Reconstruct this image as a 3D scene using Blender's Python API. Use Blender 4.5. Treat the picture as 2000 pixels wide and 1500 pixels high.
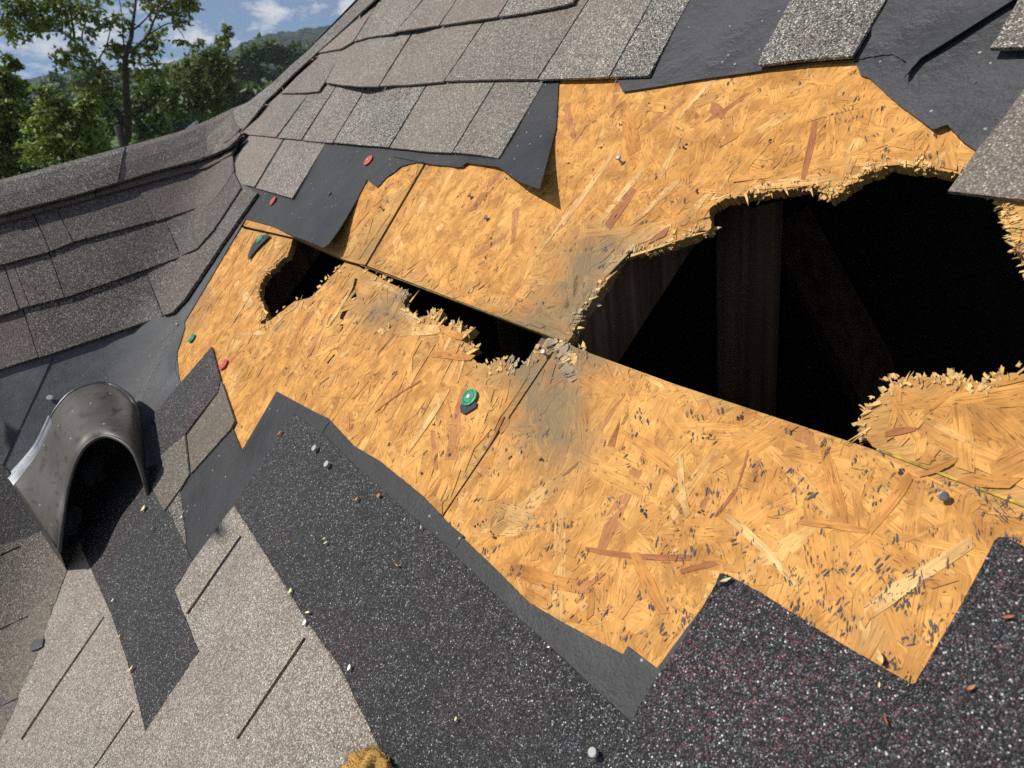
import bpy, bmesh, math, random
from mathutils import Vector, noise
from mathutils.geometry import delaunay_2d_cdt

random.seed(7)
DENOISE = False
SC = bpy.context.scene
for o in list(bpy.data.objects):
    bpy.data.objects.remove(o)
COL = SC.collection

# ------------------------------------------------------------------ camera
FPX = 1400.0                                   # focal length in pixels of a 2000 px wide picture
CAMZ = 6.6                                     # eye height above the ground

def ray(x, y):
    return Vector(((x - 1000) / FPX, (750 - y) / FPX, -1.0))

hC = ray(-92, 210).normalized()                # horizontal direction of the main slope's courses (camera space)
cS = (.55 * 1092 - .83 * 540) / FPX
sC = Vector((-.55, -.83, cS)).normalized()     # down the main slope
_r = ray(-92, 210)
_Y = 1 / (_r.y - _r.x * .148)
uC = Vector((-.148 * _Y, _Y, 1.0)).normalized()   # up
fC = (Vector((0, 0, -1)) - uC * (-uC.z)).normalized()
xC = fC.cross(uC)
ORG = Vector((0, 0, CAMZ))

def wdir(v):
    return Vector((v.dot(xC), v.dot(fC), v.dot(uC)))

def wpt(v):
    return ORG + wdir(v)

cam_d = bpy.data.cameras.new('camera')
cam = bpy.data.objects.new('camera', cam_d)
COL.objects.link(cam)
SC.camera = cam
cam_d.sensor_width = 36.0
cam_d.lens = 36.0 * FPX / 2000.0
cam_d.clip_start = .01
cam_d.clip_end = 4000
from mathutils import Matrix
Rm = Matrix((wdir(Vector((1, 0, 0))), wdir(Vector((0, 1, 0))), wdir(Vector((0, 0, 1))))).transposed()
cam.matrix_world = Matrix.Translation(ORG) @ Rm.to_4x4()
cam_d.dof.use_dof = True
cam_d.dof.focus_distance = .75
cam_d.dof.aperture_fstop = 15.0

# ------------------------------------------------------------------ light
sunW = wdir(Vector((-.72, .62, .31)).normalized())        # towards the sun
elev = math.asin(sunW.z)
azim = math.atan2(sunW.x, sunW.y)                          # clockwise from +Y
sd = bpy.data.lights.new('sun', 'SUN')
sd.energy = 4.75
sd.angle = math.radians(.53)
sd.color = (1, .945, .85)
so = bpy.data.objects.new('sun', sd)
COL.objects.link(so)
so.rotation_euler = sunW.to_track_quat('Z', 'Y').to_euler()
so.location = (0, 0, 30)

W = bpy.data.worlds.new('World')
SC.world = W
W.use_nodes = True
wt = W.node_tree
wt.nodes.clear()
def wn(t, **k):
    n = wt.nodes.new(t)
    for a, b in k.items():
        setattr(n, a, b)
    return n
sky = wn('ShaderNodeTexSky', sky_type='NISHITA', sun_disc=False, sun_elevation=elev, sun_rotation=azim)
sky.air_density = 1.0
sky.dust_density = .1
sky.ozone_density = 5.0
tc = wn('ShaderNodeTexCoord')
smap = wn('ShaderNodeMapping')
smap.inputs['Location'].default_value = (0, 0, .19)
wt.links.new(tc.outputs['Generated'], smap.inputs[0])
wt.links.new(smap.outputs[0], sky.inputs[0])
mp = wn('ShaderNodeMapping')
mp.inputs['Scale'].default_value = (1, 1, 2.2)
mp.inputs['Location'].default_value = (.37, .1, .2)
wt.links.new(tc.outputs['Generated'], mp.inputs[0])
n1 = wn('ShaderNodeTexNoise')
n1.inputs['Scale'].default_value = 15.0
n1.inputs['Detail'].default_value = 9
n1.inputs['Roughness'].default_value = .58
n1.inputs['Distortion'].default_value = .25
wt.links.new(mp.outputs[0], n1.inputs['Vector'])
cr = wn('ShaderNodeValToRGB')
cr.color_ramp.elements[0].position = .49
cr.color_ramp.elements[0].color = (0, 0, 0, 1)
cr.color_ramp.elements[1].position = .62
cr.color_ramp.elements[1].color = (.9, .9, .9, 1)
wt.links.new(n1.outputs['Fac'], cr.inputs[0])
mx = wn('ShaderNodeMix', data_type='RGBA')
mx.inputs['B'].default_value = (9.0, 9.2, 9.5, 1)
wt.links.new(cr.outputs[0], mx.inputs['Factor'])
wt.links.new(sky.outputs[0], mx.inputs['A'])
bg = wn('ShaderNodeBackground')
bg.inputs['Strength'].default_value = .088
wt.links.new(mx.outputs['Result'], bg.inputs[0])
wo = wn('ShaderNodeOutputWorld')
wt.links.new(bg.outputs[0], wo.inputs[0])

SC.view_settings.view_transform = 'Standard'
SC.view_settings.look = 'None'
SC.view_settings.exposure = 0
SC.view_settings.gamma = 1
SC.cycles.use_denoising = DENOISE
SC.cycles.max_bounces = 6
SC.cycles.diffuse_bounces = 3
SC.cycles.glossy_bounces = 2
SC.cycles.transparent_max_bounces = 4
SC.cycles.sample_clamp_indirect = 3
SC.cycles.sample_clamp_direct = 3

# ------------------------------------------------------------------ roof geometry (camera space, then world)
nC = hC.cross(sC)
if nC.z < 0:
    nC = -nC
p0 = ray(1030, 230) * (.143 * FPX / 187)
DM = nC.dot(p0)

def onM(x, y, k=0.0):
    r = ray(x, y)
    return r * ((DM + k) / nC.dot(r))

v0, v1 = onM(440, 290), onM(0, 1400)
vd = (v1 - v0).normalized()                     # down the valley
h2C = ray(2628, 210 - .148 * 2720).normalized()  # course direction of the side slope
nLC = h2C.cross(vd)
if nLC.z < 0:
    nLC = -nLC
nLC.normalize()
DL = nLC.dot(v0)
s2C = nLC.cross(h2C)
if s2C.dot(uC) > 0:
    s2C = -s2C
# cross-valley coordinate on the main plane, positive towards the side slope
qd = vd.cross(nC).normalized()
if qd.dot(h2C) > 0:
    qd = -qd
TAN = math.tan(math.acos(max(-1, min(1, nLC.dot(nC)))))
KB = .05

def valley(q):
    if q <= -KB:
        return 0.0
    if q >= KB:
        return q * TAN
    return (q + KB) ** 2 / (4 * KB) * TAN

def hit(x, y, k=0.0):
    """camera-space point on the roof surface (two slopes and the valley between), raised by k"""
    r = ray(x, y)
    lo, hi = .05, 8.0
    for _ in range(42):
        m = (lo + hi) / 2
        p = r * m
        q = (p - v0).dot(qd)
        w = nC.dot(p) - DM
        t = valley(q)
        sl = 0 if q < -KB else (1 if q > KB else (q + KB) / (2 * KB))
        kk = k * math.sqrt(1 + (TAN * sl) ** 2)
        if w - t - kk > 0:
            lo = m
        else:
            hi = m
    return r * lo

def norm_at(p):
    q = (p - v0).dot(qd)
    t = 0 if q < -KB else (1 if q > KB else (q + KB) / (2 * KB))
    return (nC * (1 - t) + nLC * t).normalized()

def proj(p):
    return (1000 + FPX * p.x / -p.z, 750 + FPX * p.y / p.z)

# ------------------------------------------------------------------ object helpers
WLOC = {}

def link(name, me, mat, parent=None, loc=None, **props):
    o = bpy.data.objects.new(name, me)
    COL.objects.link(o)
    if me is not None and mat is not None:
        for m in (mat if isinstance(mat, (list, tuple)) else [mat]):
            me.materials.append(m)
    loc = loc or Vector((0, 0, 0))
    WLOC[o.name] = loc
    if parent is not None:
        o.parent = parent
        o.location = loc - WLOC[parent.name]
    else:
        o.location = loc
    for k, v in props.items():
        o[k] = v
    return o

def mesh_obj(name, verts, faces, mat, parent=None, smooth=False, mi=None, **props):
    """verts in world space; the object's origin goes to their centre"""
    c = Vector((0, 0, 0))
    for v in verts:
        c += v
    c /= max(1, len(verts))
    me = bpy.data.meshes.new(name)
    me.from_pydata([v - c for v in verts], [], faces)
    if smooth:
        me.polygons.foreach_set('use_smooth', [True] * len(me.polygons))
    o = link(name, me, mat, parent, c, **props)
    if mi:
        me.polygons.foreach_set('material_index', mi)
    me.update()
    return o

def empty(name, loc, **props):
    return link(name, None, None, None, loc, **props)

def inside(x, y, poly):
    r = False
    j = len(poly) - 1
    for i in range(len(poly)):
        xi, yi = poly[i][0], poly[i][1]
        xj, yj = poly[j][0], poly[j][1]
        if (yi > y) != (yj > y) and x < (xj - xi) * (y - yi) / (yj - yi) + xi:
            r = not r
        j = i
    return r

def densify(poly, step, closed=True, fine=6, rough=0.0):
    out = []
    n = len(poly)
    for i in range(n if closed else n - 1):
        a, b = poly[i], poly[(i + 1) % n]
        amp = a[2] if len(a) > 2 else rough
        L = math.hypot(b[0] - a[0], b[1] - a[1])
        k = max(1, int(math.ceil(L / (fine if amp else step))))
        nx, ny = -(b[1] - a[1]) / max(L, 1e-6), (b[0] - a[0]) / max(L, 1e-6)
        for j in range(k):
            t = j / k
            x, y = a[0] + (b[0] - a[0]) * t, a[1] + (b[1] - a[1]) * t
            if amp and j:
                d = amp * (noise.noise(Vector((x * .05, y * .05, 3.1))) * .9 + noise.noise(Vector((x * .16, y * .16, 7.7))) * .8
                           + random.uniform(-.45, .45))
                x += nx * d
                y += ny * d
            out.append((x, y))
    if not closed:
        out.append((poly[-1][0], poly[-1][1]))
    return out

def tri(poly, holes=(), grid=None, pad=.4):
    """2D triangulation of a polygon with holes; returns verts, faces"""
    vs, es = [], []
    for lp in [poly] + list(holes):
        b = len(vs)
        vs += [Vector((p[0], p[1])) for p in lp]
        es += [(b + i, b + (i + 1) % len(lp)) for i in range(len(lp))]
    if grid:
        xs = [p[0] for p in poly]
        ys = [p[1] for p in poly]
        y = min(ys) + grid * .5
        while y < max(ys):
            x = min(xs) + grid * .5
            while x < max(xs):
                if inside(x, y, poly) and not any(inside(x, y, h) for h in holes):
                    if min((x - p[0]) ** 2 + (y - p[1]) ** 2 for p in poly) > (grid * pad) ** 2:
                        vs.append(Vector((x, y)))
                x += grid
            y += grid
    rv, re, rf, *_ = delaunay_2d_cdt(vs, es, [], 0, 1e-4)
    fs = []
    for f in rf:
        cx = sum(rv[i][0] for i in f) / len(f)
        cy = sum(rv[i][1] for i in f) / len(f)
        if inside(cx, cy, poly) and not any(inside(cx, cy, h) for h in holes):
            a, b, c = (rv[i] for i in f[:3])
            if (b - a).cross(c - a) > 0:
                f = list(reversed(f))
            fs.append(list(f))
    return rv, fs

def sheet(name, poly, lift, thick, mat, parent, step=45, holes=(), grid=None, rough=0.0, fine=6, wave=0.0, smooth=False,
          mapper=hit, **props):
    """a real sheet lying on the roof: outline and holes given where they are seen, laid on the roof surface"""
    pl = densify(poly, step, fine=fine, rough=rough)
    hs = [densify(h, step, fine=fine) for h in holes]
    rv, fs = tri(pl, hs, grid)
    sx = random.uniform(0, 50)
    top, bot = [], []
    for v in rv:
        k = lift(v[0], v[1]) if callable(lift) else lift
        if wave:
            k += wave * noise.noise(Vector((v[0] / 90, v[1] / 90, sx)))
        p = mapper(v[0], v[1], k)
        top.append(wpt(p))
        bot.append(wpt(p - norm_at(p) * thick))
    n = len(rv)
    cnt = {}
    rim = []
    for f in fs:
        for i in range(len(f)):
            e = (f[i], f[(i + 1) % len(f)])
            cnt[e] = cnt.get(e, 0) + 1
    faces = [list(f) for f in fs] + [[i + n for i in reversed(f)] for f in fs]
    for (a, b) in cnt:
        if (b, a) not in cnt:
            rim.append((a, b))
    side = []
    for a, b in rim:
        i = 2 * n + len(side)
        side += [top[b], top[a], bot[a], bot[b]]
        faces.append([i, i + 1, i + 2, i + 3])
    o = mesh_obj(name, top + bot + side, faces, mat, parent, **props)
    o.data.polygons.foreach_set('use_smooth', [k < 2 * len(fs) for k in range(len(faces))])
    return o, rv

def poly_at(pl, x):
    """y on a polyline at x (extrapolating its end segments)"""
    if x <= pl[0][0]:
        a, b = pl[0], pl[1]
    elif x >= pl[-1][0]:
        a, b = pl[-2], pl[-1]
    else:
        for a, b in zip(pl, pl[1:]):
            if a[0] <= x <= b[0]:
                break
    return a[1] + (b[1] - a[1]) * (x - a[0]) / (b[0] - a[0])

def seg(pl, x0, x1):
    return [(x0, poly_at(pl, x0))] + [p for p in pl if x0 + 1 < p[0] < x1 - 1] + [(x1, poly_at(pl, x1))]

def dist_poly(x, y, pl):
    d = 1e9
    for a, b in zip(pl, pl[1:]):
        dx, dy = b[0] - a[0], b[1] - a[1]
        t = max(0, min(1, ((x - a[0]) * dx + (y - a[1]) * dy) / (dx * dx + dy * dy)))
        d = min(d, math.hypot(x - a[0] - dx * t, y - a[1] - dy * t))
    return d

# ------------------------------------------------------------------ materials
def mat_new(name):
    m = bpy.data.materials.new(name)
    m.use_nodes = True
    t = m.node_tree
    t.nodes.clear()
    out = t.nodes.new('ShaderNodeOutputMaterial')
    b = t.nodes.new('ShaderNodeBsdfPrincipled')
    t.links.new(b.outputs[0], out.inputs[0])
    return m, t, b

def nd(t, kind, ins=None, **k):
    n = t.nodes.new(kind)
    for a, b in k.items():
        setattr(n, a, b)
    for a, b in (ins or {}).items():
        if hasattr(b, 'is_linked') or isinstance(b, bpy.types.NodeSocket):
            t.links.new(b, n.inputs[a])
        else:
            n.inputs[a].default_value = b
    return n

def ramp(t, fac, stops, interp='LINEAR'):
    r = t.nodes.new('ShaderNodeValToRGB')
    e = r.color_ramp.elements
    r.color_ramp.interpolation = interp
    while len(e) < len(stops):
        e.new(.5)
    for el, (p, c) in zip(e, stops):
        el.position = p
        el.color = (*c, 1) if len(c) == 3 else c
    t.links.new(fac, r.inputs[0])
    return r.outputs[0]

def mixc(t, fac, a, b, mode='MIX'):
    n = t.nodes.new('ShaderNodeMix')
    n.data_type = 'RGBA'
    n.blend_type = mode
    for s, v in (('Factor', fac), ('A', a), ('B', b)):
        if isinstance(v, bpy.types.NodeSocket):
            t.links.new(v, n.inputs[s])
        elif s == 'Factor':
            n.inputs[s].default_value = v
        else:
            n.inputs[s].default_value = (*v, 1) if len(v) == 3 else v
    return n.outputs['Result']

def math_n(t, op, a, b=0.0, clamp=False):
    n = t.nodes.new('ShaderNodeMath')
    n.operation = op
    n.use_clamp = clamp
    for i, v in enumerate((a, b)):
        if isinstance(v, bpy.types.NodeSocket):
            t.links.new(v, n.inputs[i])
        else:
            n.inputs[i].default_value = v
    return n.outputs[0]

def granules(name, stops, size=.0017, var=.22, tint=(.30, .24, .20), dark=.25, rough=.62, patch=None, bump=.55):
    """mineral granules pressed into asphalt: one colour and tilt for every grain"""
    m, t, b = mat_new(name)
    geo = nd(t, 'ShaderNodeNewGeometry')
    pos = geo.outputs['Position']
    vo = nd(t, 'ShaderNodeTexVoronoi', {'Vector': pos, 'Scale': 1 / size}, feature='F1')
    sep = nd(t, 'ShaderNodeSeparateColor', {0: vo.outputs['Color']})
    col = ramp(t, sep.outputs[0], stops, 'CONSTANT')
    # brightness of the single grain
    g = math_n(t, 'MULTIPLY_ADD', sep.outputs[1], .7)
    t.nodes[-1].inputs[2].default_value = .65
    col = mixc(t, 1.0, col, nd(t, 'ShaderNodeCombineColor', {0: g, 1: g, 2: g}).outputs[0], 'MULTIPLY')
    if patch:
        pn = nd(t, 'ShaderNodeTexNoise', {'Vector': pos, 'Scale': 5.0, 'Detail': 4.0})
        pf = ramp(t, pn.outputs['Fac'], [(.47, (0, 0, 0)), (.70, (1, 1, 1))])
        pick = math_n(t, 'GREATER_THAN', sep.outputs[2], .89)
        col = mixc(t, math_n(t, 'MULTIPLY', pf, pick), col, patch)
    # gaps of bare asphalt between the grains
    gap = ramp(t, vo.outputs['Distance'], [(.42, (0, 0, 0)), (.72, (1, 1, 1))])
    col = mixc(t, math_n(t, 'MULTIPLY', gap, .85), col, (.016, .015, .015))
    # blotches of wear and dirt, and the tone of the single shingle
    n1 = nd(t, 'ShaderNodeTexNoise', {'Vector': pos, 'Scale': 11.0, 'Detail': 5.0, 'Roughness': .6})
    w = ramp(t, n1.outputs['Fac'], [(.3, (1 - var,) * 3), (.7, (1 + var * .6,) * 3)])
    col = mixc(t, 1.0, col, w, 'MULTIPLY')
    n3 = nd(t, 'ShaderNodeTexNoise', {'Vector': pos, 'Scale': 130.0, 'Detail': 2.0})
    w3 = ramp(t, n3.outputs['Fac'], [(.3, (.78,) * 3), (.7, (1.18,) * 3)])
    col = mixc(t, 1.0, col, w3, 'MULTIPLY')
    oi = nd(t, 'ShaderNodeObjectInfo')
    rb = math_n(t, 'MULTIPLY_ADD', oi.outputs['Random'], .26)
    t.nodes[-1].inputs[2].default_value = .87
    col = mixc(t, 1.0, col, nd(t, 'ShaderNodeCombineColor', {0: rb, 1: rb, 2: rb}).outputs[0], 'MULTIPLY')
    rnd2 = math_n(t, 'FRACT', math_n(t, 'MULTIPLY', oi.outputs['Random'], 17.3))
    n2 = nd(t, 'ShaderNodeTexNoise', {'Vector': pos, 'Scale': 4.0})
    tf = math_n(t, 'MULTIPLY', math_n(t, 'ADD', rnd2, math_n(t, 'SUBTRACT', n2.outputs['Fac'], .5)), dark, True)
    col = mixc(t, tf, col, tint)
    t.links.new(col, b.inputs['Base Color'])
    b.inputs['Roughness'].default_value = rough
    b.inputs['Specular IOR Level'].default_value = .32
    h = math_n(t, 'SUBTRACT', math_n(t, 'MULTIPLY', sep.outputs[1], .6), vo.outputs['Distance'])
    bm = nd(t, 'ShaderNodeBump', {'Height': h, 'Strength': bump, 'Distance': size * .8})
    t.links.new(bm.outputs[0], b.inputs['Normal'])
    return m

M_SH = granules('weathered_granules',
                [(0, (.05, .048, .042)), (.13, (.16, .146, .124)), (.38, (.26, .238, .20)), (.62, (.37, .343, .292)),
                 (.86, (.58, .55, .485)), (.95, (.74, .71, .65))], size=.00175, tint=(.225, .175, .14), dark=.55)
M_SHL = granules('pale_granules',  # cleaner weathered granules, base colour also paled for backscatter at this viewing angle
                 [(0, (.085, .075, .064)), (.12, (.22, .195, .165)), (.40, (.335, .30, .255)), (.66, (.44, .40, .345)),
                  (.88, (.62, .58, .51))], size=.0016, tint=(.34, .275, .225), dark=.40, var=.2)
M_SIDE = granules('side_granules',
                  [(0, (.028, .025, .023)), (.18, (.090, .078, .070)), (.45, (.145, .126, .113)), (.72, (.215, .19, .17)),
                   (.92, (.40, .375, .34))], size=.0021, tint=(.14, .105, .095), dark=.5)
M_DARK = granules('unweathered_granules',
                  [(0, (.006, .006, .007)), (.40, (.016, .016, .019)), (.60, (.042, .043, .05)), (.76, (.10, .105, .118)),
                   (.915, (.22, .225, .24)), (.98, (.50, .50, .51))], size=.00125, tint=(.03, .03, .034), dark=.25, var=.2,
                  rough=.5, patch=(.24, .055, .06), bump=.6)
M_CAP = granules('cap_granules',
                 [(0, (.045, .042, .038)), (.15, (.14, .128, .112)), (.42, (.22, .203, .18)), (.66, (.32, .298, .265)),
                  (.88, (.52, .50, .46))], size=.0020, tint=(.19, .155, .13), dark=.4)
M_BROWN = granules('brown_granules',
                   [(0, (.04, .036, .03)), (.2, (.14, .12, .10)), (.45, (.21, .185, .155)), (.72, (.30, .27, .23)),
                    (.92, (.48, .46, .42))], size=.0017, tint=(.16, .125, .09), dark=.5)

def felt(name, base, var=.25, rough=.55, spec=.4, crease=0.0):
    m, t, b = mat_new(name)
    pos = nd(t, 'ShaderNodeNewGeometry').outputs['Position']
    n1 = nd(t, 'ShaderNodeTexNoise', {'Vector': pos, 'Scale': 9.0, 'Detail': 6.0, 'Roughness': .65})
    n2 = nd(t, 'ShaderNodeTexNoise', {'Vector': pos, 'Scale': 420.0, 'Detail': 2.0})
    c = mixc(t, 1.0, base, ramp(t, n1.outputs['Fac'], [(.3, (1 - var,) * 3), (.7, (1 + var,) * 3)]), 'MULTIPLY')
    c = mixc(t, 1.0, c, ramp(t, n2.outputs['Fac'], [(.3, (.8,) * 3), (.7, (1.25,) * 3)]), 'MULTIPLY')
    # pale dust specks and black scuffs
    v = nd(t, 'ShaderNodeTexVoronoi', {'Vector': pos, 'Scale': 120.0}, feature='F1')
    sp = nd(t, 'ShaderNodeSeparateColor', {0: v.outputs['Color']})
    near = math_n(t, 'LESS_THAN', v.outputs['Distance'], .16)
    c = mixc(t, math_n(t, 'MULTIPLY', near, math_n(t, 'GREATER_THAN', sp.outputs[0], .93)), c, (.30, .29, .27))
    c = mixc(t, math_n(t, 'MULTIPLY', near, math_n(t, 'LESS_THAN', sp.outputs[0], .05)), c, (.006, .006, .006))
    t.links.new(c, b.inputs['Base Color'])
    t.links.new(ramp(t, n1.outputs['Fac'], [(.3, (rough - .12,) * 3), (.7, (rough + .14,) * 3)]), b.inputs['Roughness'])
    b.inputs['Specular IOR Level'].default_value = spec
    hh = math_n(t, 'ADD', math_n(t, 'MULTIPLY', n1.outputs['Fac'], 1.0 + crease), math_n(t, 'MULTIPLY', n2.outputs['Fac'], .10))
    bm = nd(t, 'ShaderNodeBump', {'Height': hh, 'Strength': .6, 'Distance': .008})
    t.links.new(bm.outputs[0], b.inputs['Normal'])
    return m

M_FELT = felt('black_felt', (.030, .031, .034), spec=.3)
M_FELT2 = felt('rough_black_felt', (.046, .047, .052), var=.45, rough=.62, crease=1.5)
M_FELTL = felt('grey_membrane', (.085, .089, .095), var=.4, rough=.72, spec=.2)

def simple(name, col, rough=.6, metal=0.0, spec=.4, var=.2, scale=60.0, bump=0.0):
    m, t, b = mat_new(name)
    pos = nd(t, 'ShaderNodeNewGeometry').outputs['Position']
    n1 = nd(t, 'ShaderNodeTexNoise', {'Vector': pos, 'Scale': scale, 'Detail': 5.0})
    c = mixc(t, 1.0, col, ramp(t, n1.outputs['Fac'], [(.3, (1 - var,) * 3), (.7, (1 + var,) * 3)]), 'MULTIPLY')
    t.links.new(c, b.inputs['Base Color'])
    b.inputs['Roughness'].default_value = rough
    b.inputs['Metallic'].default_value = metal
    b.inputs['Specular IOR Level'].default_value = spec
    if bump:
        bm = nd(t, 'ShaderNodeBump', {'Height': n1.outputs['Fac'], 'Strength': bump, 'Distance': .003})
        t.links.new(bm.outputs[0], b.inputs['Normal'])
    return m

def wood_strand():
    """wood of the strand boards: tone from the strand itself, grain along its length, grey water stain"""
    m, t, b = mat_new('strand_wood')
    at = nd(t, 'ShaderNodeAttribute', attribute_name='tone')
    st = nd(t, 'ShaderNodeAttribute', attribute_name='stain')
    uv = nd(t, 'ShaderNodeUVMap', uv_map='grain')
    u2 = nd(t, 'ShaderNodeUVMap', uv_map='edge')
    pos = nd(t, 'ShaderNodeNewGeometry').outputs['Position']
    mp = nd(t, 'ShaderNodeMapping', {'Vector': uv.outputs[0], 'Scale': (28, 900, 1)})
    g1 = nd(t, 'ShaderNodeTexNoise', {'Vector': mp.outputs[0], 'Scale': 1.0, 'Detail': 4.0, 'Roughness': .65})
    mp2 = nd(t, 'ShaderNodeMapping', {'Vector': uv.outputs[0], 'Scale': (60, 260, 1)})
    g2 = nd(t, 'ShaderNodeTexNoise', {'Vector': mp2.outputs[0], 'Scale': 1.0, 'Detail': 3.0})
    c = mixc(t, 1.0, at.outputs['Color'], ramp(t, g1.outputs['Fac'], [(.28, (.50, .43, .36)), (.46, (.95, .93, .90)), (.75, (1.22, 1.24, 1.30))]), 'MULTIPLY')
    c = mixc(t, 1.0, c, ramp(t, g2.outputs['Fac'], [(.3, (.86, .84, .80)), (.7, (1.12, 1.12, 1.12))]), 'MULTIPLY')
    # splits: fine dark slits along the grain
    mp3 = nd(t, 'ShaderNodeMapping', {'Vector': uv.outputs[0], 'Scale': (70, 620, 1)})
    g3 = nd(t, 'ShaderNodeTexNoise', {'Vector': mp3.outputs[0], 'Scale': 1.0, 'Detail': 1.0})
    c = mixc(t, ramp(t, g3.outputs['Fac'], [(.645, (0, 0, 0)), (.70, (.8, .8, .8))]), c, (.13, .06, .018))
    # rim of the strand: dirt, plus edge shadow put into the colour
    sx = nd(t, 'ShaderNodeSeparateXYZ', {0: u2.outputs[0]})
    ex = math_n(t, 'MULTIPLY', math_n(t, 'ABSOLUTE', math_n(t, 'SUBTRACT', sx.outputs[0], .5)), 2.0)
    ey = math_n(t, 'MULTIPLY', math_n(t, 'ABSOLUTE', math_n(t, 'SUBTRACT', sx.outputs[1], .5)), 2.0)
    e = math_n(t, 'MAXIMUM', math_n(t, 'MULTIPLY_ADD', ex, 1.0), ey)
    n4 = nd(t, 'ShaderNodeTexNoise', {'Vector': pos, 'Scale': 110.0, 'Detail': 2.0})
    e = math_n(t, 'ADD', e, math_n(t, 'MULTIPLY', math_n(t, 'SUBTRACT', n4.outputs['Fac'], .62), .55))
    c = mixc(t, ramp(t, e, [(.91, (0, 0, 0)), (.99, (.36, .36, .36))]), c, (.34, .165, .045))
    # broad sun bleaching and damp staining of the whole board
    n5 = nd(t, 'ShaderNodeTexNoise', {'Vector': pos, 'Scale': 8.0, 'Detail': 4.0})
    c = mixc(t, 1.0, c, ramp(t, n5.outputs['Fac'], [(.3, (.93, .81, .70)), (.72, (1.13, 1.07, 1.03))]), 'MULTIPLY')
    n6 = nd(t, 'ShaderNodeTexNoise', {'Vector': pos, 'Scale': 36.0, 'Detail': 5.0})
    # small dirt: dark pores and dashes everywhere on the face
    mp4 = nd(t, 'ShaderNodeMapping', {'Vector': uv.outputs[0], 'Scale': (160, 420, 1)})
    n7 = nd(t, 'ShaderNodeTexNoise', {'Vector': mp4.outputs[0], 'Scale': 1.0, 'Detail': 2.0})
    n8 = nd(t, 'ShaderNodeTexNoise', {'Vector': pos, 'Scale': 26.0, 'Detail': 3.0})
    thr = math_n(t, 'ADD', n7.outputs['Fac'], math_n(t, 'MULTIPLY', math_n(t, 'SUBTRACT', n8.outputs['Fac'], .5), .35))
    c = mixc(t, ramp(t, thr, [(.665, (0, 0, 0)), (.72, (.85, .85, .85))]), c, (.10, .055, .025))
    c = mixc(t, 1.0, c, ramp(t, n6.outputs['Fac'], [(.30, (.74, .68, .60)), (.55, (1.03, 1.03, 1.02))]), 'MULTIPLY')
    sf = math_n(t, 'MULTIPLY', st.outputs['Fac'], math_n(t, 'MULTIPLY_ADD', math_n(t, 'ADD', n6.outputs['Fac'], math_n(t, 'MULTIPLY', g2.outputs['Fac'], .5)), 3.0), True)
    t.nodes[-2].inputs[2].default_value = -1.05
    sf = math_n(t, 'MULTIPLY', sf, .9)
    gr = mixc(t, 1.0, (.20, .145, .08), ramp(t, g1.outputs['Fac'], [(.3, (.6,) * 3), (.7, (1.35,) * 3)]), 'MULTIPLY')
    c = mixc(t, sf, c, gr)
    t.links.new(c, b.inputs['Base Color'])
    b.inputs['Roughness'].default_value = .68
    b.inputs['Specular IOR Level'].default_value = .25
    bm = nd(t, 'ShaderNodeBump', {'Height': g1.outputs['Fac'], 'Strength': .5, 'Distance': .0009})
    t.links.new(bm.outputs[0], b.inputs['Normal'])
    return m

M_WOOD = wood_strand()
M_TORN = simple('torn_wood_fibre', (.58, .375, .15), .8, spec=.2, var=.5, scale=130)
M_TORNG = simple('rotten_wood_fibre', (.34, .27, .18), .85, spec=.15, var=.4, scale=60)
M_TAR = simple('tar_residue', (.045, .042, .052), .6, var=.4)
M_LUMBER = simple('attic_lumber', (.28, .175, .10), .75, var=.4, scale=30)
m_, t_, b_ = mat_new('attic_lumber')
pos_ = nd(t_, 'ShaderNodeNewGeometry').outputs['Position']
mp_ = nd(t_, 'ShaderNodeMapping', {'Vector': pos_, 'Scale': (70, 70, 2.5)})
ng_ = nd(t_, 'ShaderNodeTexNoise', {'Vector': mp_.outputs[0], 'Scale': 1.0, 'Detail': 4.0})
t_.links.new(ramp(t_, ng_.outputs['Fac'], [(.32, (.08, .045, .024)), (.55, (.20, .12, .064)), (.75, (.30, .19, .10))]), b_.inputs['Base Color'])
b_.inputs['Roughness'].default_value = .75
M_LUMBER = m_
M_ATTIC = simple('attic_dark', (.03, .026, .022), .9)  # darkness put into the wall and floor colour so the hole stays black
M_STEEL = simple('nail_steel', (.50, .50, .49), .42, metal=.85, var=.2)
M_OLDNAIL = simple('old_nail', (.20, .19, .19), .5, metal=.6, var=.4)
M_GREYCAP = simple('weathered_cap', (.38, .37, .34), .6, var=.2)
M_GREEN = simple('green_plastic', (.02, .26, .13), .45, var=.25, scale=150)
M_RED = simple('red_plastic', (.56, .10, .075), .5, var=.25, scale=150)
M_YELLOW = simple('yellow_edge_paint', (.42, .27, .03), .7, var=.6, scale=90)
M_EDGEDK = simple('dark_board_edge', (.16, .11, .03), .8, var=.6, scale=90)
M_SEED = simple('pale_dry_leaf', (.68, .60, .30), .7, var=.25)
M_SEEDB = simple('brown_dry_leaf', (.42, .17, .05), .7, var=.3)
M_WHITE = simple('white_seed', (.78, .76, .68), .6, var=.1)
M_TUFT = simple('tan_fibre', (.42, .25, .075), .9, spec=.1, var=.35, scale=90)
M_BARK = simple('bark', (.045, .035, .028), .9, var=.4, scale=8)
M_GRITB = simple('brown_grit', (.20, .165, .12), .8, var=.6, scale=300)
M_GRIT = simple('washed_grit', (.30, .28, .25), .8, var=.4, scale=400)

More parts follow.
